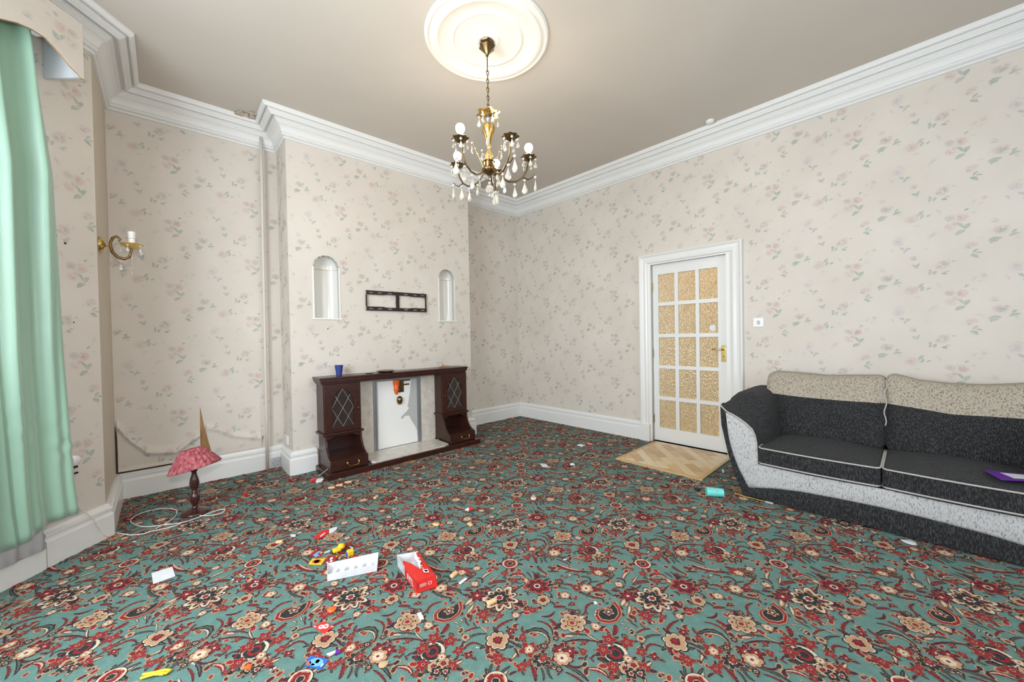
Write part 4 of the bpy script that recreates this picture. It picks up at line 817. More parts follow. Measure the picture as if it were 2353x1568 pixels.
# ---------------------------------------------------------------- television bracket
def bracket():
    root = thing('television_bracket', (1.86, DC-.02, 1.59), 'empty dark metal television wall bracket screwed to the chimney breast', 'wall bracket')
    T = lambda x, o, z: Vector((x, DC-o, z))
    for z0, z1, sg in ((1.652, 1.690, 1), (1.492, 1.530, -1)):
        mb = MB(); outer = rect(1.519, 2.198, z0, z1); zi = (z0+z1)/2+.002*sg; outer = [(1.519, z0), (1.70, z0), (1.72, z0+.006), (1.99, z0+.006), (2.01, z0), (2.198, z0), (2.198, z1), (1.519, z1)] if sg > 0 else [(1.519, z0), (2.198, z0), (2.198, z1), (2.01, z1), (1.99, z1-.006), (1.72, z1-.006), (1.70, z1), (1.519, z1)]
        holes = [rect(x, x+.045, zi-.005, zi+.005) for x in (1.545, 1.635, 1.745, 1.925, 2.035, 2.125)]
        loops = [outer]+holes; flat = [q for l in loops for q in l]; tri = tessellate_polygon([[Vector((a, b, 0)) for a, b in l] for l in loops])
        for o in (.022, .026): mb.add([T(a, o, b) for a, b in flat], [tuple(t) for t in tri])
        for l in loops: m_ = len(l); mb.add([T(a, .022, b) for a, b in l]+[T(a, .026, b) for a, b in l], [(i, (i+1) % m_, (i+1) % m_+m_, i+m_) for i in range(m_)])
        e = z1 if sg > 0 else z0; mb.box((1.519, .002, e-.002), (2.198, .026, e+.002), T)
        mb.build('slotted_rail', 'bracket', root)
    for x in (1.519, 2.190): MB().box((x, .002, 1.53), (x+.008, .024, 1.652), T).build('end_post', 'bracket', root)
    p = MB().box((1.842, .004, 1.525), (1.875, .018, 1.657), T).build('centre_post', 'bracket', root)
bracket()
# ---------------------------------------------------------------- crystals
def drop(mb, p, L, w, ax=None):
    """faceted flat teardrop hanging from p"""
    p = Vector(p); a = (ax if ax is not None else RNG.uniform(0, PI)); X = Vector((math.cos(a), math.sin(a), 0)); Y = Vector((-math.sin(a), math.cos(a), 0))
    pr = [(0, 0), (.22, .18), (.62, .48), (.98, .72), (.80, .90), (.30, 1.0)]
    vs = [p]; n = 8; fs = []
    for r, z in pr[1:]:
        for k in range(n): t = 2*PI*k/n; vs.append(p+X*(w*.5*r*math.cos(t))+Y*(w*.24*r*math.sin(t))-Vector((0, 0, L*z)))
    for k in range(n): fs.append((0, 1+k, 1+(k+1) % n))
    for i in range(4):
        for k in range(n): a_ = 1+i*n+k; b_ = 1+i*n+(k+1) % n; fs.append((a_, a_+n, b_+n, b_))
    fs.append(tuple(1+4*n+k for k in range(n))); mb.add(vs, fs); return mb
def bead(mb, p, r): return mb.lathe(p, [(0, -r), (r*.75, -r*.6), (r, 0), (r*.75, r*.6), (0, r)], 8)
def crystal(parent, p, L=.062, w=.034, b=.009):
    L *= 1.22; w *= 1.3; b *= 1.1; mb = MB(); p = Vector(p); mb.tube([p, p-Vector((0, 0, .006))], .0008, 4); bead(mb, p-Vector((0, 0, .006+b)), b); drop(mb, p-Vector((0, 0, .008+2*b)), L, w); return mb.build('crystal_drop', 'crystal', parent)
def chandelier():
    cx, cy = 1.632, 1.998; C_ = lambda x, y, z: Vector((cx+x, cy+y, z))
    root = thing('chandelier', (cx, cy, H), 'five-arm brass and crystal chandelier hanging from the ceiling rose, one bulb missing', 'chandelier')
    MB().lathe(C_(0, 0, 3.09), [(0, -.026), (.008, -.026), (.012, -.012), (.024, .004), (.040, .022), (.052, .034), (.046, .040), (.044, .056), (.050, .062), (.030, .072), (.028, .079)], 24, ruf=.10, rn=6).build('canopy', 'old_brass', root, smooth=50)
    MB().tube([C_(0, 0, 3.07), C_(0, 0, 3.0)], .004, 6).build('hanger_rod', 'old_brass', root)
    mb = MB(); z = 3.0; k = 0
    while z > 2.70:
        h = .040 if k % 2 == 0 else .034; pts = []
        for q in range(13):
            t = 2*PI*q/12; u = .0095*math.cos(t); v = h/2*math.sin(t)
            pts.append(C_(u if k % 2 else u*.55, u*.55 if k % 2 == 0 else 0, z-h/2+v))
        mb.tube(pts, .0026, 5, cap=False); z -= h*.74; k += 1
    mb.build('chain', 'old_brass', root, smooth=60)
    # leafy crown with its own drops
    mb = MB().lathe(C_(0, 0, 2.655), [(.006, .055), (.016, .045), (.020, .020), (.040, .026), (.062, .040), (.072, .030)], 30, ruf=.18, rn=6)
    cr = mb.build('crown', 'brass', root, smooth=60, solid=.0015)
    for k in range(6): t = 2*PI*k/6+.3; crystal(cr, C_(.062*math.cos(t), .062*math.sin(t), 2.678), .045, .024, .007)
    MB().lathe(C_(0, 0, 2.62), [(.0, .075), (.012, .07), (.009, .045), (.020, .03), (.010, .012), (.010, -.02), (0, -.02)], 16).build('crown_boss', 'grey_metal', cr, smooth=60)
    # glass baluster wrapped in gilt leaves
    st = MB().lathe(C_(0, 0, 2.37), [(.012, 0), (.024, .02), (.028, .04), (.020, .055), (.010, .065), (.010, .09), (.016, .10), (.010, .115), (.012, .14), (.022, .175), (.036, .205), (.038, .225), (.028, .245), (.012, .25), (.008, .27)], 20, ruf=.05, rn=8).build('glass_stem', 'gold_glass', root, smooth=60)
    mb = MB()
    for k in range(6):
        t = 2*PI*k/6; mb.tube([C_(r*math.cos(t), r*math.sin(t), z) for r, z in ((.011, 2.47), (.015, 2.50), (.028, 2.545), (.041, 2.585), (.036, 2.605), (.026, 2.59))], [.002, .004, .006, .006, .004, .001], 6)
    mb.build('gilt_leaves', 'brass', st, smooth=60)
    hub = MB().lathe(C_(0, 0, 2.285), [(0, -.022), (.008, -.020), (.012, -.008), (.026, .002), (.046, .018), (.050, .030), (.044, .036), (.034, .040), (.034, .078), (.040, .082), (.030, .088), (0, .089)], 24).build('hub', 'old_brass', root, smooth=40)
    MB().tube([C_(0, 0, 2.27), C_(0, 0, 2.235)], .0015, 4).build('hook', 'old_brass', hub)
    mb = MB(); mb.lathe(C_(0, 0, 2.185), [(0, -.030), (.020, -.022), (.030, 0), (.020, .022), (.006, .032), (0, .033)], 10); bead(mb, C_(0, 0, 2.228), .010); bead(mb, C_(0, 0, 2.146), .010); mb.build('crystal_ball', 'crystal', hub)
    for k, a in enumerate((-169, 106, -100, -33, 40)):
        a = math.radians(a); ca, sa = math.cos(a), math.sin(a); A = lambda r, z, q=0.0: C_(r*ca-q*sa, r*sa+q*ca, z)
        pts = [A(*rz) for rz in ((.035, 2.33), (.050, 2.300), (.085, 2.262), (.13, 2.242), (.18, 2.245), (.225, 2.275), (.255, 2.325), (.268, 2.385))]
        arm = MB().tube(pts, .0055, 7).build('arm', 'old_brass', root, smooth=60)
        MB().lathe(A(.270, 2.385), [(.006, 0), (.018, .006), (.036, .016), (.050, .030), (.046, .034), (.030, .024), (.014, .018), (.012, .045), (0, .045)], 24, ruf=.12, rn=8).build('candle_cup', 'old_brass', arm, smooth=50)
        MB().tube([A(.225, 2.275), A(.262, 2.262), A(.290, 2.275), A(.312, 2.30)], [.004, .0035, .003, .002], 6).build('arm_scroll', 'old_brass', arm, smooth=60)
        if k != 2:
            MB().lathe(A(.270, 2.42), [(.011, 0), (.011, .018), (.010, .022), (0, .022)], 12).build('bulb_cap', 'old_brass', arm)
            MB().lathe(A(.270, 2.440), [(.010, 0), (.012, .006), (.022, .016), (.028, .032), (.027, .046), (.020, .058), (.010, .063), (0, .064)], 16).build('bulb', 'bulb', arm, smooth=180)
        for q in range(5):
            t = 2*PI*q/5+.4; crystal(arm, A(.270, 2.408)+Vector((.044*math.cos(t), .044*math.sin(t), 0)), RNG.uniform(.030, .045), .022, .008)
        crystal(arm, A(.312, 2.298), .070, .036, .010); crystal(arm, A(.238, 2.272), .066, .034, .009); crystal(arm, A(.170, 2.240), .062, .030, .009); crystal(arm, A(.10, 2.25), .050, .024, .008)
        # upright spray between the arms
        b = a+math.radians(36); cb, sb = math.cos(b), math.sin(b); B_ = lambda r, z: C_(r*cb, r*sb, z)
        sp = MB().tube([B_(.040, 2.33), B_(.055, 2.37), B_(.085, 2.44), B_(.112, 2.505)], [.003, .0025, .002, .0012], 5).build('spray', 'brass', root, smooth=60)
        crystal(sp, B_(.112, 2.505), .050, .022, .007); bead_ = MB(); [bead(bead_, B_(r, z), .005) for r, z in ((.06, 2.385), (.075, 2.42), (.09, 2.455))]; bead_.tube([B_(.06, 2.385), B_(.09, 2.455)], .001, 4); bead_.build('bead_string', 'crystal', sp)
chandelier()
# ---------------------------------------------------------------- wall light on the left wall
def sconce():
    y = 3.60; root = thing('wall_sconce', (XL, y, 1.84), 'brass single-arm wall light with glass drops and no bulb on the left wall', 'wall light')
    T = lambda x, z, q=0: Vector((XL+x, y+q, z))
    MB().lathe(T(.001, 1.838), [(.052, 0), (.050, .008), (.038, .018), (.020, .026), (.010, .030), (0, .030)], 24, axis=(1, 0, 0)).build('back_plate', 'brass', root, smooth=60)
    MB().tube([T(.028, 1.835), T(.050, 1.838)], .005, 8).build('spigot', 'brass', root)
    pts = [T(x, z) for x, z in ((.090, 1.872), (.096, 1.890), (.080, 1.905), (.062, 1.892), (.052, 1.862), (.050, 1.838), (.058, 1.80), (.082, 1.768), (.112, 1.760), (.136, 1.775), (.145, 1.805), (.148, 1.83))]
    arm = MB().tube(pts, [.005, .007, .008, .008, .007, .008, .009, .010, .009, .008, .007, .006], 8).build('arm', 'old_brass', root, smooth=60)
    dish = MB().lathe(T(.150, 1.828), [(.006, 0), (.022, .004), (.044, .020), (.060, .034), (.057, .036), (.040, .024), (.012, .010), (0, .010)], 24).build('drip_dish', 'gold_glass', root, smooth=60)
    MB().lathe(T(.150, 1.838), [(.018, 0), (.018, .060), (0, .060)], 14).build('candle_sleeve', 'candle', root, smooth=40)
    MB().lathe(T(.150, 1.900), [(.019, 0), (.020, .012), (.017, .016), (.020, .030), (.021, .044), (.010, .046), (0, .046)], 14).build('lamp_holder', 'white_plastic', root, smooth=40)
    for q in range(5): t = 2*PI*q/5+.6; crystal(dish, T(.150+.054*math.cos(t), 1.858, .054*math.sin(t)), .028, .016, .006)
    mb = MB(); [bead(mb, T(.150, 1.80-.014*k), .0055) for k in range(8)]; drop(mb, T(.150, 1.69), .030, .020); mb.build('bead_string', 'crystal', root)
    crystal(root, T(.095, 1.755), .040, .018, .007)
sconce()
# ---------------------------------------------------------------- curtain, pelmet, net
def curtain():
    N = 150; mb = MB()
    def F(u, v):
        s = lerp(interp([0, .07, .35, .72, .84, 1], [.228, .246, .277, .290, .325, .367], v)+.01, 1.18, u); z0 = .262-.05*sm((u-.12)/.2)+.02*sm((u-.3)/.3); z = lerp(z0, 2.84, v)
        ph = u*30+.5*math.sin(u*9)+.25*math.sin(v*3+u*5); amp = lerp(.026, .032, v)*(.6+.4*math.sin(u*13+1))
        if u < .30: ph = u*34; amp = lerp(.012, .028, v)
        o = .112+amp*math.sin(ph)+.008*math.sin(ph*2.3+v*4)
        s2 = s+.006*math.cos(ph)+.012*math.sin(v*2.2)*(1-u)
        if u < .30: o += .006*math.exp(-((z-.62-.9*u)/.12)**2)*math.sin(z*60+u*40)
        return CW(s2, o, z)
    mb.grid(F, N, 60); r = mb.build('curtain', 'curtain', smooth=180, solid=.002)
    tag(r, 'shiny pale green full-length curtain hanging at the left edge under the pelmet', 'curtain')
    mb = MB(); mb.grid(lambda u, v: CW(lerp(.365, 1.2, u), .058+.008*math.sin(u*46)+.004*math.sin(u*97), lerp(.118, 2.6, v)), 150, 4)
    tag(mb.build('net_curtain', 'net', smooth=180, solid=.0012), 'white net curtain showing below the hem of the green curtain', 'net curtain')
    # pelmet box: shaped board papered like the wall, with a plain return at its end
    root = thing('pelmet', CW(.7, .1, 2.9), 'shaped pelmet box covered in the floral wallpaper above the green curtain', 'pelmet')
    def low(s): return interp([.235, .250, .262, .30, .34, .40, .46, .52, .60, .70, .85, 1.2], [2.672, 2.672, 2.684, 2.700, 2.735, 2.768, 2.770, 2.755, 2.715, 2.70, 2.76, 2.76], s)
    ss = [.235+(1.2-.235)*k/70 for k in range(71)]; T = lambda u, d, v: CW(u, d, v); mb = MB()
    for k in range(70):
        a, b = ss[k], ss[k+1]
        for d in (.200, .212): mb.add([T(a, d, low(a)), T(b, d, low(b)), T(b, d, 2.974), T(a, d, 2.974)], [(0, 1, 2, 3) if d > .205 else (3, 2, 1, 0)])
        mb.add([T(a, .2, low(a)), T(b, .2, low(b)), T(b, .212, low(b)), T(a, .212, low(a))], [(0, 1, 2, 3)])
    mb.add([T(.235, .2, 2.672), T(.235, .212, 2.672), T(.235, .212, 2.974), T(.235, .2, 2.974)], [(0, 1, 2, 3)])
    wp_motifs(mb, lambda s, o, z: T(s, .212+o, z), .235, 1.2, 2.70, 2.97, (.33, 2.87), [(.33, .56, 2.6, 2.765)])
    mb.build('front_board', 'wallpaper', root, pat=True)
    mb = MB(); mb.tube([T(s, .206, low(s)-.001) for s in ss], .0035, 4); mb.build('worn_edge', 'brown_plaster', root)
    MB().box((.235, .002, 2.675), (.247, .200, 2.974), T).build('end_board', 'grey_plastic', root); MB().box((.235, .002, 2.962), (1.2, .2, 2.974), T).build('top_board', 'wallpaper', root)
    MB().box((.30, .03, 2.86), (1.2, .06, 2.90), T).build('curtain_rail', 'white_plastic', root)
curtain()
# small fittings on the bay wall beside the curtain
r = thing('curtain_hook', CW(.170, .01, .50), 'round white knob with dark hooks on the bay wall beside the green curtain', 'hook')
MB().lathe(CW(.168, 0, .528), [(.030, 0), (.031, .012), (.024, .020), (0, .022)], 18, axis=tuple(CN)).build('knob', 'white_plastic', r, smooth=60)
for z in (.49, .455): MB().rbox((.15, 0, z-.006), (.185, .012, z+.004), .003, lambda s, o, z_: CW(s, o, z_), n=1).build('hook', 'black_metal', r)
# boxed pipe in the corner of the alcove, socket, small box
MB().tube([Vector((interp([0, HC], [.688, .706], z), DA-.058, z)) for z in (.001, .6, 1.2, 1.8, 2.4, 2.8, H-.052)], .013, 10).build('pipe_run', 'cream_paint', smooth=180)
p = bpy.data.objects['pipe_run']; tag(p, 'thin painted vertical pipe running up the alcove wall beside the chimney breast', 'pipe')
r = thing('plug_socket', (.765, DA-TB, .05), 'white double plug socket set in the baseboard beside the pipe', 'plug socket')
T = lambda x, o, z: Vector((x, DA-TB-o, z))
MB().rbox((.722, .0, .012), (.797, .010, .098), .003, T, n=1).build('face_plate', 'grey_plastic', r)
mb = MB()
for x, z in ((.737, .05), (.755, .062), (.783, .055), (.744, .030), (.775, .030)): mb.box((x-.003, .009, z-.003), (x+.003, .0112, z+.003), T)
mb.build('socket_holes', 'blackp', r)
r = tag(MB().rbox((XCL-.014, 4.02, .235), (XCL-.0, 4.12, .315), .004, n=1).build('junction_box', 'white_plastic'), 'small white wall box on the side of the chimney breast above the baseboard', 'wall box')
r = tag(MB().lathe((3.80, 1.41, H), [(.036, 0), (.036, -.012), (.028, -.022), (.010, -.026), (0, -.026)], 20).build('ceiling_sensor', 'white_plastic', smooth=50), 'small round white sensor on the ceiling near the right wall cornice', 'sensor')
# ---------------------------------------------------------------- table lamp standing on the carpet
def lamp():
    bx, by = .137, 3.50; root = thing('table_lamp', (bx, by, 0), 'dark turned wood table lamp with a tilted pleated pink shade standing on the carpet', 'table lamp')
    MB().lathe((bx, by, .0008), [(0, 0), (.082, 0), (.084, .006), (.080, .014), (.062, .024), (.032, .034), (.018, .040), (0, .040)], 32).build('base', 'dark_wood', root, smooth=50)
    MB().lathe((bx, by, .036), [(.016, 0), (.020, .008), (.014, .018), (.018, .030), (.027, .052), (.029, .080), (.024, .100), (.016, .112), (.020, .120), (.015, .130), (.022, .150), (.029, .178), (.024, .210), (.015, .240), (.014, .258), (.022, .268), (.013, .280), (.016, .296), (.014, .31), (.010, .35), (0, .35)], 20).build('turned_stem', 'dark_wood', root, smooth=50)
    tilt = Vector((-.205, .12, 1)).normalized(); X = Vector((0, 0, 0)); c = Vector((bx+.006, by-.002, .345))
    ax = Vector((RT.x*-.235, RT.y*-.235, 1)).normalized()
    n = 96; U = ax.orthogonal().normalized(); V_ = ax.cross(U); vs = []; fs = []
    prof = [(.149, -.022), (.145, -.010), (.120, .030), (.090, .074), (.062, .108), (.059, .112)]
    for r, z in prof:
        for k in range(n):
            t = 2*PI*k/n; R = r*(1+.028*math.sin(24*t)+.012*math.sin(3*t+1)); vs.append(c+U*(R*math.cos(t))+V_*(R*math.sin(t))+ax*z)
    for i in range(len(prof)-1):
        for k in range(n): fs.append((i*n+k, i*n+(k+1) % n, (i+1)*n+(k+1) % n, (i+1)*n+k))
    sh = MB().add(vs, fs).build('lamp_shade', 'lampshade', root, smooth=30, solid=.002)
    mb = MB(); 
    for k in range(3): t = 2*PI*k/3; mb.tube([c+ax*.096, c+ax*.106+(U*math.cos(t)+V_*math.sin(t))*.060], .0015, 5)
    mb.lathe(c+ax*.080, [(.012, 0), (.012, .022), (0, .022)], 12); mb.build('shade_carrier', 'silver', sh)
    pp = [tuple(CW(.215, .012, .40)), tuple(CW(.19, .014, .32)), tuple(CW(.15, .02, .235)), tuple(CW(.12, .05, .17)), tuple(CW(.085, .058, .08)), tuple(CW(.05, .066, .02))]
    fp = [(250, 1222), (275, 1226), (300, 1230), (330, 1227), (350, 1221), (385, 1214), (410, 1206), (414, 1203), (395, 1205), (360, 1209), (330, 1211), (306, 1204), (300, 1197), (308, 1188), (330, 1178), (365, 1170), (395, 1170), (407, 1176), (400, 1190), (380, 1204), (362, 1214), (360, 1216), (378, 1207), (400, 1206), (430, 1200), (455, 1190), (480, 1180), (505, 1172), (517, 1172), (510, 1179), (490, 1184), (465, 1186), (450, 1182)]
    pts = [Vector(p) for p in pp]
    for k, (a, b) in enumerate(fp): q = fl(a, b, .0042); pts.append(Vector((q.x, q.y, .0042+.004*(k > 20)*(k < 25))))
    # smooth the flex with a Catmull-Rom pass
    out = []
    for i in range(len(pts)-1):
        p0, p1, p2, p3 = pts[max(i-1, 0)], pts[i], pts[i+1], pts[min(i+2, len(pts)-1)]
        for k in range(4): t = k/4; out.append(.5*((2*p1)+(p2-p0)*t+(2*p0-5*p1+4*p2-p3)*t*t+(3*p1-p0-3*p2+p3)*t**3))
    out.append(pts[-1]); MB().tube(out, .0032, 6).build('power_cord', 'cord_white', root, smooth=180)
lamp()
# ---------------------------------------------------------------- things on the mantel and the sofa
ZM = .8625
TM = lambda x, o, z: Vector((x, DC-o, z))
r = tag(MB().lathe((1.213, DC-.105, ZM), [(0, .004), (.021, .004), (.022, 0), (.024, 0), (.038, .098), (.0365, .098), (.0225, .006), (0, .006)], 16, ruf=.03, rn=8).build('tumbler', 'cupblue', smooth=40), 'dark blue ribbed plastic tumbler on the left end of the mantel shelf', 'tumbler')
q = hit(887, 853, (0, 1, 0), DC-.12); tag(MB().lathe((q.x, DC-.12, ZM), [(0, 0), (.060, 0), (.092, .012), (.090, .016), (.058, .006), (0, .006)], 28).build('dish', 'dark_wood', smooth=60), 'shallow dark oval dish in the middle of the mantel shelf', 'dish')
q = hit(849, 858, (0, 1, 0), DC-.12); tag(MB().lathe((q.x, DC-.12, ZM), [(0, 0), (.034, 0), (.036, .006), (0, .008)], 20).build('jar_lid', 'dark_wood', smooth=40), 'small flat dark lid left of the oval dish on the mantel shelf', 'lid')
q = hit(1022, 845, (0, 1, 0), DC-.10); r = thing('twig_bundle', (q.x, DC-.1, ZM), 'bundle of dry twigs and scraps on the right end of the mantel shelf', 'twigs'); rg = random.Random(9)
for k in range(7):
    a = rg.uniform(-.4, .4); x = q.x+rg.uniform(-.05, .05); L = rg.uniform(.02, .05)
    MB().tube([Vector((x-L, DC-.1-a*L, ZM+.004)), Vector((x, DC-.1, ZM+.008+k*.0008)), Vector((x+L, DC-.1+a*L, ZM+.005+.012*(k % 3)))], .0028, 5).build('twig', 'brown_plaster', r)
q = fl(1005, 1011, .067); tag(MB().rbox((q.x-.018, q.y-.008, .0665), (q.x+.018, q.y+.008, .074), .003, n=1).build('plastic_peg', 'green'), 'small bright green plastic piece on the right of the marble hearth', 'toy piece')
# purple leaflet on the sofa seat
c_ = [fl(x, y, .422) for x, y in ((2260, 1082), (2300, 1104), (2380, 1108), (2372, 1093))]
r = thing('leaflet', tuple(sum(c_, Vector((0, 0, 0)))/4), 'purple and white folded leaflet lying at the front of the right seat cushion', 'leaflet')
mb = MB(); mb.add([v for v in c_]+[v+Vector((0, 0, .004)) for v in c_], [(0, 1, 2, 3), (7, 6, 5, 4), (0, 1, 5, 4), (1, 2, 6, 5), (2, 3, 7, 6), (3, 0, 4, 7)]); mb.build('cover', 'purple', r)
def inq(a, b): return c_[0].lerp(c_[3], a).lerp(c_[1].lerp(c_[2], a), b)
v = [inq(a, b)+Vector((0, 0, .0046)) for a, b in ((.30, .18), (.45, .80), (1.0, .80), (1.0, .18))]; MB().add(v+[w+Vector((0, 0, .0006)) for w in v], [(0, 1, 2, 3), (7, 6, 5, 4), (0, 1, 5, 4), (1, 2, 6, 5), (2, 3, 7, 6), (3, 0, 4, 7)]).build('printed_panel', 'cardwhite', r)
# ---------------------------------------------------------------- litter on the carpet
ZF = .0022
def slab(name, px, h, m, label, cat, group=None, parent=None, z=ZF):
    """flat thing lying on the carpet with the given outline"""
    v = [fl(x, y, z) for x, y in px]; n = len(v); c = sum(v, Vector((0, 0, 0)))/n
    lo = [(p.x, p.y, z) for p in v]; hi = [(p.x, p.y, z+h) for p in v]
    mb = MB().add(lo+hi, [tuple(range(n)), tuple(range(2*n-1, n-1, -1))]+[(i, (i+1) % n, (i+1) % n+n, i+n) for i in range(n)])
    o = mb.build(name, m, parent)
    if label: tag(o, label, cat, group)
    return o
def card(px, m, label, marks, name='playing_card', cat='card'):
    v = [fl(x, y, ZF) for x, y in px]; c = sum(v, Vector((0, 0, 0)))/4; r = thing(name, (c.x, c.y, ZF), label, cat)
    slab('card_face', px, .0012, m, None, None, parent=r)
    def q(a, b): return v[0].lerp(v[3], a).lerp(v[1].lerp(v[2], a), b)
    for nm, mm, pts in marks:
        w = [q(a, b) for a, b in pts]; n = len(w); mb = MB().add([(p.x, p.y, ZF+.0013) for p in w]+[(p.x, p.y, ZF+.0019) for p in w], [tuple(range(n))]+[tuple(range(2*n-1, n-1, -1))]+[(i, (i+1) % n, (i+1) % n+n, i+n) for i in range(n)])
        mb.build(nm, mm, r)
    return r
def disc(a, b, ra, rb, n=12): return [(a+ra*math.cos(2*PI*k/n), b+rb*math.sin(2*PI*k/n)) for k in range(n)]
card([(348, 1318), (396, 1303), (403, 1325), (352, 1343)], 'cardwhite', 'blank white card lying on the carpet left of the table lamp cord', [], 'white_card')
card([(708, 1298), (717, 1285), (748, 1284), (738, 1299)], 'yellow', 'yellow card with a white number in a ring, left of the white tray', [('ring', 'orange', disc(.5, .5, .36, .36)), ('centre', 'cardwhite', disc(.5, .5, .22, .26)), ('number', 'silver', disc(.5, .52, .07, .08, 8))])
card([(741, 1297), (757, 1278), (779, 1276), (766, 1297)], 'darkred', 'red card with white patches between the yellow card and the white tray', [('patch', 'cardwhite', disc(.45, .62, .14, .16)), ('patch', 'cardwhite', disc(.62, .32, .12, .12)), ('patch', 'cardwhite', disc(.35, .15, .10, .09)), ('patch', 'yellow', disc(.85, .85, .08, .08))])
card([(709, 1278), (724, 1266), (748, 1268), (733, 1281)], 'darkred', 'red card with a pale blue flap, farthest left behind the yellow card', [('flap', 'skyblue', [(.45, 1.0), (.35, .6), (.35, .1), (.75, -.05), (.95, .2), (.6, .35), (.6, 1.0)]), ('patch', 'beige', disc(.78, .7, .09, .15))])
def num8(a, b, s, k=1): return None
card([(718, 1441), (742, 1429), (769, 1441), (744, 1457)], 'red', 'red playing card with a white number eight lying alone on the carpet', [('corner_mark', 'pink', [(.02, .02), (.22, .02), (.22, .2), (.02, .2)]), ('corner_mark', 'pink', [(.80, .80), (.98, .80), (.98, .98), (.80, .98)])])
c8 = bpy.data.objects['playing_card.003'] if 'playing_card.003' in bpy.data.objects else None
v8 = [fl(x, y, ZF) for x, y in ((718, 1441), (742, 1429), (769, 1441), (744, 1457))]
cc = sum(v8, Vector((0, 0, 0)))/4; rx = RT.copy(); rx.z = 0; rx.normalize(); ry = Vector((-rx.y, rx.x, 0))
def ringpath(c, r, ex=1.0): return [c+rx*(r*ex*math.cos(t*PI/6))+ry*(r*math.sin(t*PI/6)) for t in range(13)]
mb = MB(); b8 = Vector((cc.x, cc.y, ZF+.0016))
mb.tube(ringpath(b8+rx*.0095+ry*.002, .0085, 1.1), .0034, 5, cap=False); mb.tube(ringpath(b8-rx*.0085-ry*.001, .0075, 1.1), .0034, 5, cap=False)
mb.build('number_eight', 'cardwhite', c8)
card([(699, 1531), (712, 1508), (756, 1516), (737, 1539)], 'blue', 'blue picture card with an orange and white patch, nearest the bottom left of the carpet', [('ring', 'skyblue', disc(.52, .5, .36, .40, 16)), ('orange_patch', 'orange', disc(.16, .30, .13, .20)), ('pale_patch', 'beige', disc(.55, .60, .10, .2)), ('pale_patch', 'pink', disc(.42, .24, .10, .10)), ('edge_mark', 'cardwhite', [(.86, .2), (.95, .2), (.95, .5), (.86, .5)])])
# white moulded tray with compartments
def tray():
    a, b = fl(752, 1337, ZF), fl(866, 1313, ZF); d = (b-a); L = d.length; d.normalize(); n = Vector((-d.y, d.x, 0)); W_ = .098; hgt = .036
    r = thing('moulded_tray', tuple((a+b)/2+n*W_/2), 'white moulded plastic tray with five compartments on the carpet', 'tray')
    T = lambda u, v, z: a+d*u+n*v+Vector((0, 0, z)); t = .0025; fa = .010
    mb = MB()
    def wallp(p, q): mb.add([p[0], p[1], q[1], q[0]], [(0, 1, 2, 3)])
    o0 = [T(0, 0, 0), T(L, 0, 0), T(L, W_, 0), T(0, W_, 0)]; o1 = [T(-fa*0, -.002, hgt), T(L+.004, -.002, hgt), T(L+fa, W_+.006, hgt+.006), T(-fa, W_+.006, hgt)]
    mb.add(o0+o1, [(0, 3, 2, 1), (0, 1, 5, 4), (1, 2, 6, 5), (2, 3, 7, 6), (3, 0, 4, 7)]); mb.build('tray_shell', 'cardwhite', r, solid=.0022)
    for k in range(5):
        u0 = .012+k*(L-.02)/5; u1 = u0+(L-.02)/5*.62
        MB().rbox((u0, .018, .001), (u1, W_-.016, .017+.005*(k % 2)), .006, T, n=2, fn=lambda u, p: [p[0]+.006*u[2]*(p[1] > .05), p[1], p[2]]).build('divider', 'cardwhite', r, smooth=60)
tray()
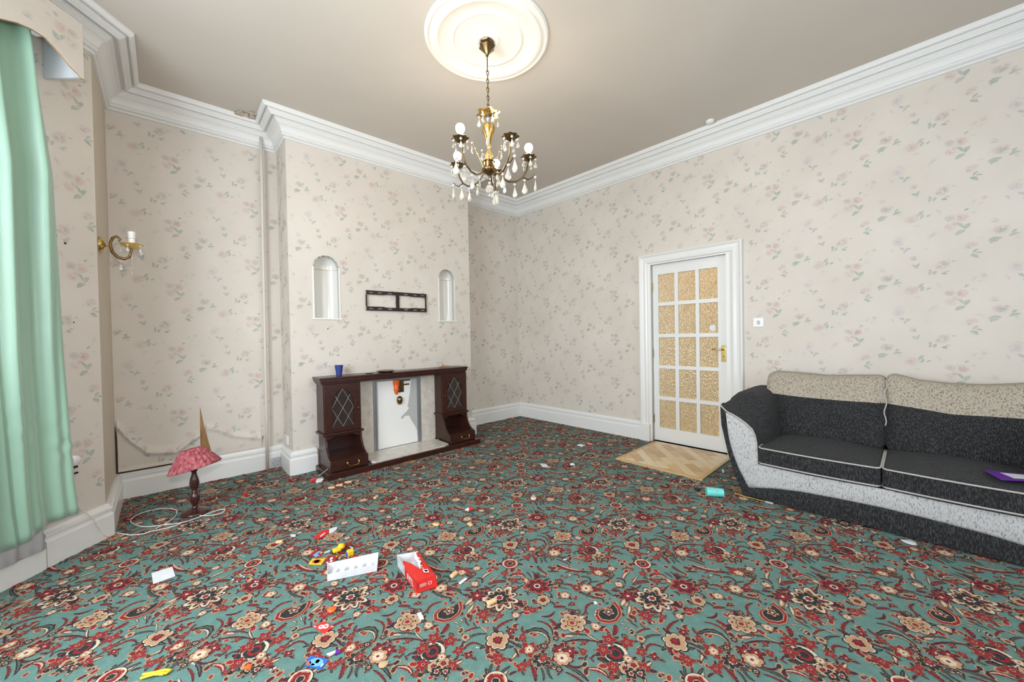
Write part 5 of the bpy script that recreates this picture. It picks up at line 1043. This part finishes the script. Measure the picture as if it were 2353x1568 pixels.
# torn red and white packet box
def packet():
    A, B, C_, D = fl(957, 1366, ZF), fl(1006, 1349, ZF), fl(961, 1283, ZF), fl(914, 1313, ZF); c = (A+B+C_+D)/4
    ux = (B-A); Wd = ux.length; ux.normalize(); uy = ((D-A)+(C_-B)); Ln = uy.length/2; uy.normalize(); hgt = .050
    r = thing('torn_packet', (c.x, c.y, ZF), 'torn red and white snack packet box lying open on the carpet', 'packet')
    T = lambda u, v, z: A+ux*(u*Wd)+uy*(v*Ln)+Vector((0, 0, ZF+z))
    def face(nm, m, q, parent=r, solid=.0012): return MB().add(q, [tuple(range(len(q)))]).build(nm, m, parent, solid=solid)
    mb = MB(); mb.grid(lambda u, v: T(0, v*.62, hgt*u*.96), 4, 8); mb.build('red_side', 'red', r, solid=.001)
    mb = MB(); mb.grid(lambda u, v: T(0-.01*u, .62+v*.42, hgt*u*(1+.12*v)), 4, 4); mb.build('foil_side', 'silver', r, solid=.001)
    face('red_end', 'red', [T(0, 0, 0), T(1, 0, 0), T(.97, .05, hgt), T(.03, .05, hgt)]); face('red_side', 'darkred', [T(1, 0, 0), T(1, .98, 0), T(1.0, .98, hgt), T(.97, .05, hgt)]); face('white_inside', 'cardwhite', [T(0, 1.02, 0), T(1, 1.0, 0), T(1.03, 1.0, hgt*1.05), T(-.02, 1.05, hgt*1.15)])
    face('white_floor', 'cardwhite', [T(.01, .02, .001), T(.99, .02, .001), T(.99, 1, .001), T(.01, 1.02, .001)])
    top = [(.03, .05), (.97, .05), (.98, .55), (.99, .97), (.88, .97), (.80, .80), (.86, .70), (.72, .72), (.82, .60), (.70, .55), (.62, .44), (.52, .36), (.42, .52), (.34, .66), (.24, .74), (.14, .84), (.06, .80), (.0, .70)]
    mb = MB(); tri = tessellate_polygon([[Vector((a, b, 0)) for a, b in top]]); mb.add([T(a, b, hgt+.004*math.sin(a*5)*math.sin(b*4)) for a, b in top], [tuple(t) for t in tri]); tp = mb.build('red_top', 'red', r, solid=.001)
    edge = [(.88, .97), (.80, .80), (.86, .70), (.72, .72), (.82, .60), (.70, .55), (.62, .44), (.52, .36), (.54, .50), (.62, .58), (.62, .78), (.80, .96)]
    mb = MB(); tri = tessellate_polygon([[Vector((a, b, 0)) for a, b in edge]]); mb.add([T(a, b, hgt+.0035) for a, b in edge], [tuple(t) for t in tri]); mb.build('torn_edge', 'cardwhite', tp, solid=.001)
    z = hgt+.0058
    for nm, m, pts in (('label_panel', 'cardwhite', [(.56, .20), (.76, .16), (.80, .27), (.58, .30)]), ('label_text', 'silver', [(.61, .22), (.74, .19), (.76, .25), (.62, .27)]), ('print_dot', 'cardwhite', [(.66+.035*math.cos(t), .44+.022*math.sin(t)) for t in [k*PI/4 for k in range(8)]]), ('print_line', 'cardwhite', [(.52, .36), (.66, .375), (.66, .388), (.52, .372)]), ('print_line', 'cardwhite', [(.60, .325), (.68, .33), (.68, .342), (.60, .337)])):
        n = len(pts); MB().add([T(a, b, z) for a, b in pts]+[T(a, b, z+.0008) for a, b in pts], [tuple(range(n)), tuple(range(2*n-1, n-1, -1))]+[(i, (i+1) % n, (i+1) % n+n, i+n) for i in range(n)]).build(nm, m, tp)
    MB().lathe(T(.93, .11, hgt*.55), [(.016, .0), (.016, .004), (.008, .0045), (0, .0045)], 14, axis=tuple(-uy)).build('round_logo', 'cardwhite', r)
    def text(s, size, o, xd, yd, nm, m):
        cu = bpy.data.curves.new(nm, 'FONT'); cu.body = s; cu.size = size; cu.extrude = .0004; cu.align_x = 'CENTER'; cu.align_y = 'CENTER'; cu.materials.append(MAT[m])
        t = bpy.data.objects.new(nm, cu); COL.objects.link(t); t.parent = r; xd = Vector(xd).normalized(); zd = xd.cross(Vector(yd)).normalized(); yd = zd.cross(xd)
        M_ = Matrix.Identity(4)
        for i, v in enumerate((xd, yd, zd, Vector(o)-r.location)):
            for j in range(3): M_[j][i] = v[j]
        me = bpy.data.meshes.new_from_object(t); t2 = bpy.data.objects.new(nm, me); me.transform(M_); bpy.data.objects.remove(t); COL.objects.link(t2); t2.parent = r; t2.name = nm
    text('INTL', .040, T(0, .30, hgt*.5)-ux*.0022, -uy, (0, 0, 1), 'side_lettering', 'cardwhite')
    text('NUM', .036, T(-.005, .82, hgt*.5)-ux*.0045, -uy, (0, 0, 1), 'side_lettering', 'cardwhite')
    text('IIIIII CI', .022, T(.45, .02, hgt*.55)-uy*.0022, ux, (0, 0, 1), 'end_lettering', 'cardwhite')
packet()
# beige toy blocks
def block(px, py, ang, L, W_, h, m, label, name='toy_block', cat='block', group=None):
    q = fl(px, py, ZF); a = math.radians(ang); d = rx*math.cos(a)+ry*math.sin(a); n = Vector((-d.y, d.x, 0))
    return tag(MB().rbox((-L/2, -W_/2, 0), (L/2, W_/2, h), min(h, W_)*.3, lambda u, v, z: q+d*u+n*v+Vector((0, 0, z)), n=1).build(name, m, smooth=50), label, cat, group)
G = 'beige toy blocks scattered on the carpet'
for px, py, an, L, lab in ((762, 1123, 15, .050, 'leftmost of the three beige blocks in front of the fire surround'), (780, 1117, 20, .050, 'middle one of the three beige blocks in front of the fire surround'), (800, 1110, 20, .055, 'rightmost of the three beige blocks in front of the fire surround'),
        (864, 1145, 80, .045, 'beige block standing alone between the fire surround and the tray'), (1002, 1208, -20, .042, 'beige block lying beside a yellow and red scrap'), (1080, 1208, -55, .040, 'beige block just below the red and white cone'),
        (1043, 1324, 60, .045, 'beige block right of the torn red packet'), (1130, 1387, 35, .046, 'largest looking beige block on the carpet, below right of the torn packet'), (642, 1248, 10, .038, 'beige block on the carpet left of the red wrapper')):
    block(px, py, an, L, .022, .014, 'beige', lab, group=G)
block(1064, 1337, 55, .050, .014, .006, 'cardwhite', 'short flat white plastic stick right of the torn red packet', 'plastic_stick', 'stick')
block(1008, 1207, -5, .060, .012, .004, 'orange', 'red and yellow scrap under a beige block', 'paper_scrap', 'scrap')
# blocks and toys beside the cards
r = thing('toy_figure', tuple(fl(779, 1265, ZF)), 'small yellow and red toy figure lying behind the white tray', 'toy')
q = fl(774, 1268, ZF); q2 = fl(784, 1262, ZF); q3 = fl(790, 1258, ZF)
MB().rbox((q.x-.022, q.y-.018, ZF), (q.x+.022, q.y+.018, ZF+.020), .008, n=1).build('toy_body', 'yellow', r, smooth=60); MB().lathe((q2.x, q2.y, ZF), [(0, 0), (.018, .004), (.022, .016), (.014, .028), (0, .031)], 14).build('toy_head', 'yellow', r, smooth=60); MB().lathe((q3.x, q3.y, ZF), [(0, 0), (.013, .002), (.014, .016), (0, .022)], 12).build('toy_cap', 'red', r, smooth=60)
r = thing('toy_cube', tuple(fl(804, 1274, ZF)), 'small yellow and blue toy cube behind the white tray', 'toy'); q = fl(805, 1275, ZF)
MB().rbox((q.x-.016, q.y-.016, ZF), (q.x+.016, q.y+.016, ZF+.026), .004, n=1).build('yellow_half', 'yellow', r); q = fl(799, 1277, ZF); MB().rbox((q.x-.009, q.y-.010, ZF), (q.x+.009, q.y+.010, ZF+.018), .004, n=1).build('blue_half', 'blue', r)
q = fl(752, 1270, ZF); tag(MB().rbox((q.x-.016, q.y-.008, ZF), (q.x+.016, q.y+.008, ZF+.006), .002, n=1).build('plastic_scrap', 'silver'), 'grey clear plastic scrap beside the red card with a pale flap', 'scrap')
# red wrapper
r = thing('sweet_wrapper', tuple(fl(748, 1226, ZF)), 'flat torn red and white sweet wrapper lying on the carpet above the cards', 'wrapper')
slab('red_foil', [(719, 1237), (738, 1222), (755, 1217), (756, 1224), (748, 1233), (733, 1240)], .004, 'red', None, None, parent=r); slab('white_foil', [(756, 1217), (772, 1212), (776, 1214), (770, 1221), (756, 1228)], .003, 'cardwhite', None, None, parent=r)
slab('printed_line', [(735, 1234), (746, 1226), (748, 1227), (737, 1236)], .0048, 'cardwhite', None, None, parent=r)
def cone_(px, py, ang, L, r0, m1, m2, label):
    q = fl(px, py, ZF+r0); a = math.radians(ang); d = rx*math.cos(a)+ry*math.sin(a); r = thing('paper_cone', (q.x, q.y, ZF), label, 'party cone')
    MB().lathe(q-d*L/2, [(.002, 0), (r0*.8, L*.45)], 14, axis=tuple(d)).build('white_tip', m2, r, smooth=60); MB().lathe(q-d*L/2, [(r0*.8, L*.45), (r0, L*.8), (r0*.7, L)], 14, axis=tuple(d)).build('red_body', m1, r, smooth=60)
cone_(1077, 1171, 25, .055, .016, 'red', 'cardwhite', 'small red and white paper cone in the middle of the carpet')
def lump(name, px, py, rr, h, m, label, cat, sd=1, group=None):
    q = fl(px, py, ZF); rg = random.Random(sd); n = 9; st = [(0, 0), (.85, .1), (1, .45), (.6, .85), (0, 1)]; vs = []; fs = []
    for r_, z in st:
        for k in range(n): t = 2*PI*k/n; w = rr*r_*rg.uniform(.75, 1.2); vs.append((q.x+w*math.cos(t), q.y+w*math.sin(t), ZF+h*z))
    for i in range(4):
        for k in range(n): fs.append((i*n+k, i*n+(k+1) % n, (i+1)*n+(k+1) % n, (i+1)*n+k))
    return tag(MB().add(vs, fs).build(name, m, smooth=60), label, cat, group)
lump('orange_peel', 762, 1402, .022, .012, 'orange', 'curved orange scrap on the carpet above the red card with an eight', 'scrap', 2)
slab('plastic_triangle', [(958, 1413), (967, 1410), (974, 1424), (965, 1425)], .006, 'cardwhite', 'small white plastic triangle on the carpet below the torn packet', 'toy piece')
slab('wrapper_scrap', [(750, 1505), (772, 1497), (776, 1500), (757, 1508)], .004, 'cardwhite', 'twisted white and purple scrap above the blue picture card', 'scrap'); slab('wrapper_scrap', [(772, 1497), (781, 1497), (782, 1503), (770, 1506)], .006, 'purple', 'purple foil scrap touching the white twist above the blue picture card', 'scrap')
lump('counter', 881, 1527, .017, .004, 'tan', 'flat tan round counter near the bottom of the carpet', 'counter', 4)
lump('toy_ball', 563, 1139, .017, .026, 'red', 'small red ball on the carpet right of the table lamp', 'ball', 5)
lump('toy_ball', 1098, 972, .017, .026, 'skyblue', 'small blue ball against the baseboard right of the fire surround', 'ball', 6)
lump('plastic_token', 569, 1535, .015, .006, 'orange', 'bright orange-red token near the bottom left of the carpet', 'token', 7)
lump('popcorn_piece', 1315, 1070, .028, .022, 'cardwhite', 'white fluffy crumb lying halfway to the parquet square', 'crumb', 8)
lump('popcorn_piece', 1300, 975, .014, .03, 'red', 'small upright red toy at the foot of the right wall baseboard', 'toy', 9)
lump('plastic_token', 1169, 1070, .014, .008, 'red', 'small red token on the carpet right of the fire surround', 'token', 10)
slab('paper_scrap', [(1241, 1067), (1255, 1068), (1259, 1073), (1246, 1074)], .006, 'cardwhite', 'flat white scrap lying left of the white fluffy crumb', 'scrap')
lump('crumpled_plastic', 1335, 1025, .045, .015, 'cardwhite', 'crumpled clear white plastic on the carpet near the right baseboard', 'scrap', 12)
lump('pink_scrap', 1356, 1022, .030, .012, 'pink', 'pink scrap beside the crumpled white plastic', 'scrap', 13)
lump('dark_fluff', 1602, 1126, .026, .018, 'blackp', 'black tuft on the carpet left of the turquoise cup', 'fluff', 14)
lump('feather', 2090, 1248, .034, .008, 'cardwhite', 'small white feather beside the front of the sofa', 'feather', 15)
slab('plastic_scrap', [(1742, 1188), (1747, 1190), (1752, 1196), (1746, 1195)], .004, 'green', 'tiny green scrap on the carpet in front of the sofa', 'scrap')
slab('paper_scrap', [(1364, 1384), (1370, 1385), (1373, 1389), (1366, 1390)], .004, 'cardwhite', 'tiny white paper bit in the lower middle of the carpet', 'scrap')
slab('paper_scrap', [(667, 1230), (680, 1230), (679, 1234), (668, 1234)], .004, 'cardwhite', 'tiny white paper bit left of the red wrapper', 'scrap')
slab('paper_scrap', [(1659, 1080), (1663, 1080), (1664, 1087), (1660, 1087)], .004, 'cardwhite', 'tiny white paper bit at the edge of the parquet square', 'scrap')
q = fl(1226, 1147, ZF); r = thing('bottle_cap', (q.x, q.y, ZF), 'small white bottle cap with a brown top in the middle of the carpet', 'bottle cap')
MB().lathe((q.x, q.y, ZF), [(0, 0), (.020, 0), (.021, .012), (.014, .014), (0, .014)], 14).build('cap_ring', 'cardwhite', r, smooth=50); MB().lathe((q.x, q.y, ZF), [(.013, .014), (.014, .024), (.006, .028), (0, .028)], 12).build('cap_top', 'tan', r, smooth=50)
# turquoise cup lying on its side, metal strip by the sofa, yellow clip
q = fl(1643, 1134, ZF); r = thing('plastic_cup', (q.x, q.y, ZF), 'turquoise plastic cup with pink spots lying on its side beside the sofa arm', 'cup')
a0 = fl(1623, 1130, .034); a1 = fl(1662, 1133, .034); d = (a1-a0); L = d.length; d.normalize(); ccup = a0
MB().lathe(a0, [(.030, .004), (.033, 0), (.031, L*.5), (.028, L), (0, L), (0, L-.003), (.026, L-.003), (.029, L*.5), (.031, .001)], 24, axis=tuple(d)).build('cup_body', 'cyan', r, smooth=40)
for k in range(6):
    t = k*1.0; X = d.orthogonal().normalized(); Y = d.cross(X); nn = X*math.cos(t)+Y*math.sin(t); p = a0+d*(L*(.35+.12*(k % 3)))+nn*.0295
    MB().lathe(p, [(.006, 0), (.006, .0025), (0, .0027)], 8, axis=tuple(nn)).build('pink_spot', 'pink', r)
a0, a1 = fl(1688, 1137, ZF), fl(1777, 1160, ZF); d = (a1-a0); L = d.length; d.normalize(); n = Vector((-d.y, d.x, 0))
r = thing('metal_strip', (a0.x, a0.y, ZF), 'thin brass and silver metal strip lying along the front of the sofa base', 'metal strip')
MB().rbox((0, -.007, 0), (L*.8, .007, .008), .002, lambda u, v, z: a0+d*u+n*v+Vector((0, 0, ZF+z)), n=1).build('brass_length', 'brass', r); MB().rbox((L*.8, -.0075, 0), (L, .0075, .009), .002, lambda u, v, z: a0+d*u+n*v+Vector((0, 0, ZF+z)), n=1).build('silver_tip', 'silver', r)
q = fl(357, 1554, ZF); mb = MB(); z = Vector((0, 0, .006))
mb.tube([q+rx*-.045+z, q+rx*-.01+ry*.008+z, q+rx*.02+ry*.018+z, q+rx*.042+ry*.016+z, q+rx*.038+ry*.004+z, q+z+z*.5, q+rx*-.03-ry*.012+z], .0048, 7)
mb.tube([q+rx*-.038-ry*.016+z, q+rx*.0-ry*.004+z*1.6, q+rx*.03+ry*.0+z], .0045, 7); tag(mb.build('plastic_clip', 'yellow', smooth=60), 'yellow twisted plastic clip at the bottom left of the carpet', 'clip')
# paper carton with a stick beside the fire surround
r = thing('paper_carton', tuple(fl(733, 1100, ZF)), 'small crushed red and white carton beside the left foot of the fire surround', 'carton')
q = fl(722, 1106, ZF); MB().rbox((q.x-.030, q.y-.024, ZF), (q.x+.014, q.y+.02, ZF+.022), .004, n=1, fn=lambda u, p: [p[0]+.006*u[2], p[1], p[2]]).build('red_half', 'red', r); q = fl(733, 1108, ZF)
MB().rbox((q.x-.018, q.y-.026, ZF), (q.x+.024, q.y+.018, ZF+.026), .004, n=1, fn=lambda u, p: [p[0]+.008*u[2], p[1], p[2]]).build('white_half', 'cardwhite', r)
q = fl(732, 1094, .02); q2 = Vector((1.020, DC-.385, .10)); MB().tube([q, q.lerp(q2, .5), q2-Vector((.008, 0, 0))], .0022, 6).build('paper_stick', 'cardwhite', r)

# crumbs and lint that nobody could count
rg = random.Random(33); mb = MB()
spots = [(310, 1245), (555, 1250), (560, 1327), (552, 1325), (540, 1337), (590, 1340), (597, 1322), (633, 1228), (640, 1265), (447, 1528), (560, 1277), (628, 1540), (395, 1060), (1180, 1020), (1248, 1003), (1310, 1080), (1340, 1068), (1236, 1095), (1050, 1093), (1098, 1111), (1445, 1020), (1662, 1096), (1488, 1078), (900, 1262), (1123, 1205), (1100, 1490), (640, 1040), (1180, 985), (1150, 967), (1225, 975), (1302, 1290), (1366, 1410), (1470, 1110), (880, 1078), (1395, 1020), (905, 1180), (810, 1110), (2240, 1345), (1980, 1240)]
for px, py in spots:
    for k in range(2):
        q = fl(px+rg.uniform(-6, 6), py+rg.uniform(-4, 4), .0035); r = rg.uniform(.002, .005)
        mb.rbox((q.x-r, q.y-r*.7, .0026), (q.x+r, q.y+r*.7, .0026+r), r*.4, n=0)
tag(mb.build('crumbs', 'cardwhite'), 'tiny white crumbs and lint scattered over the patterned carpet', 'crumbs', kind='stuff')
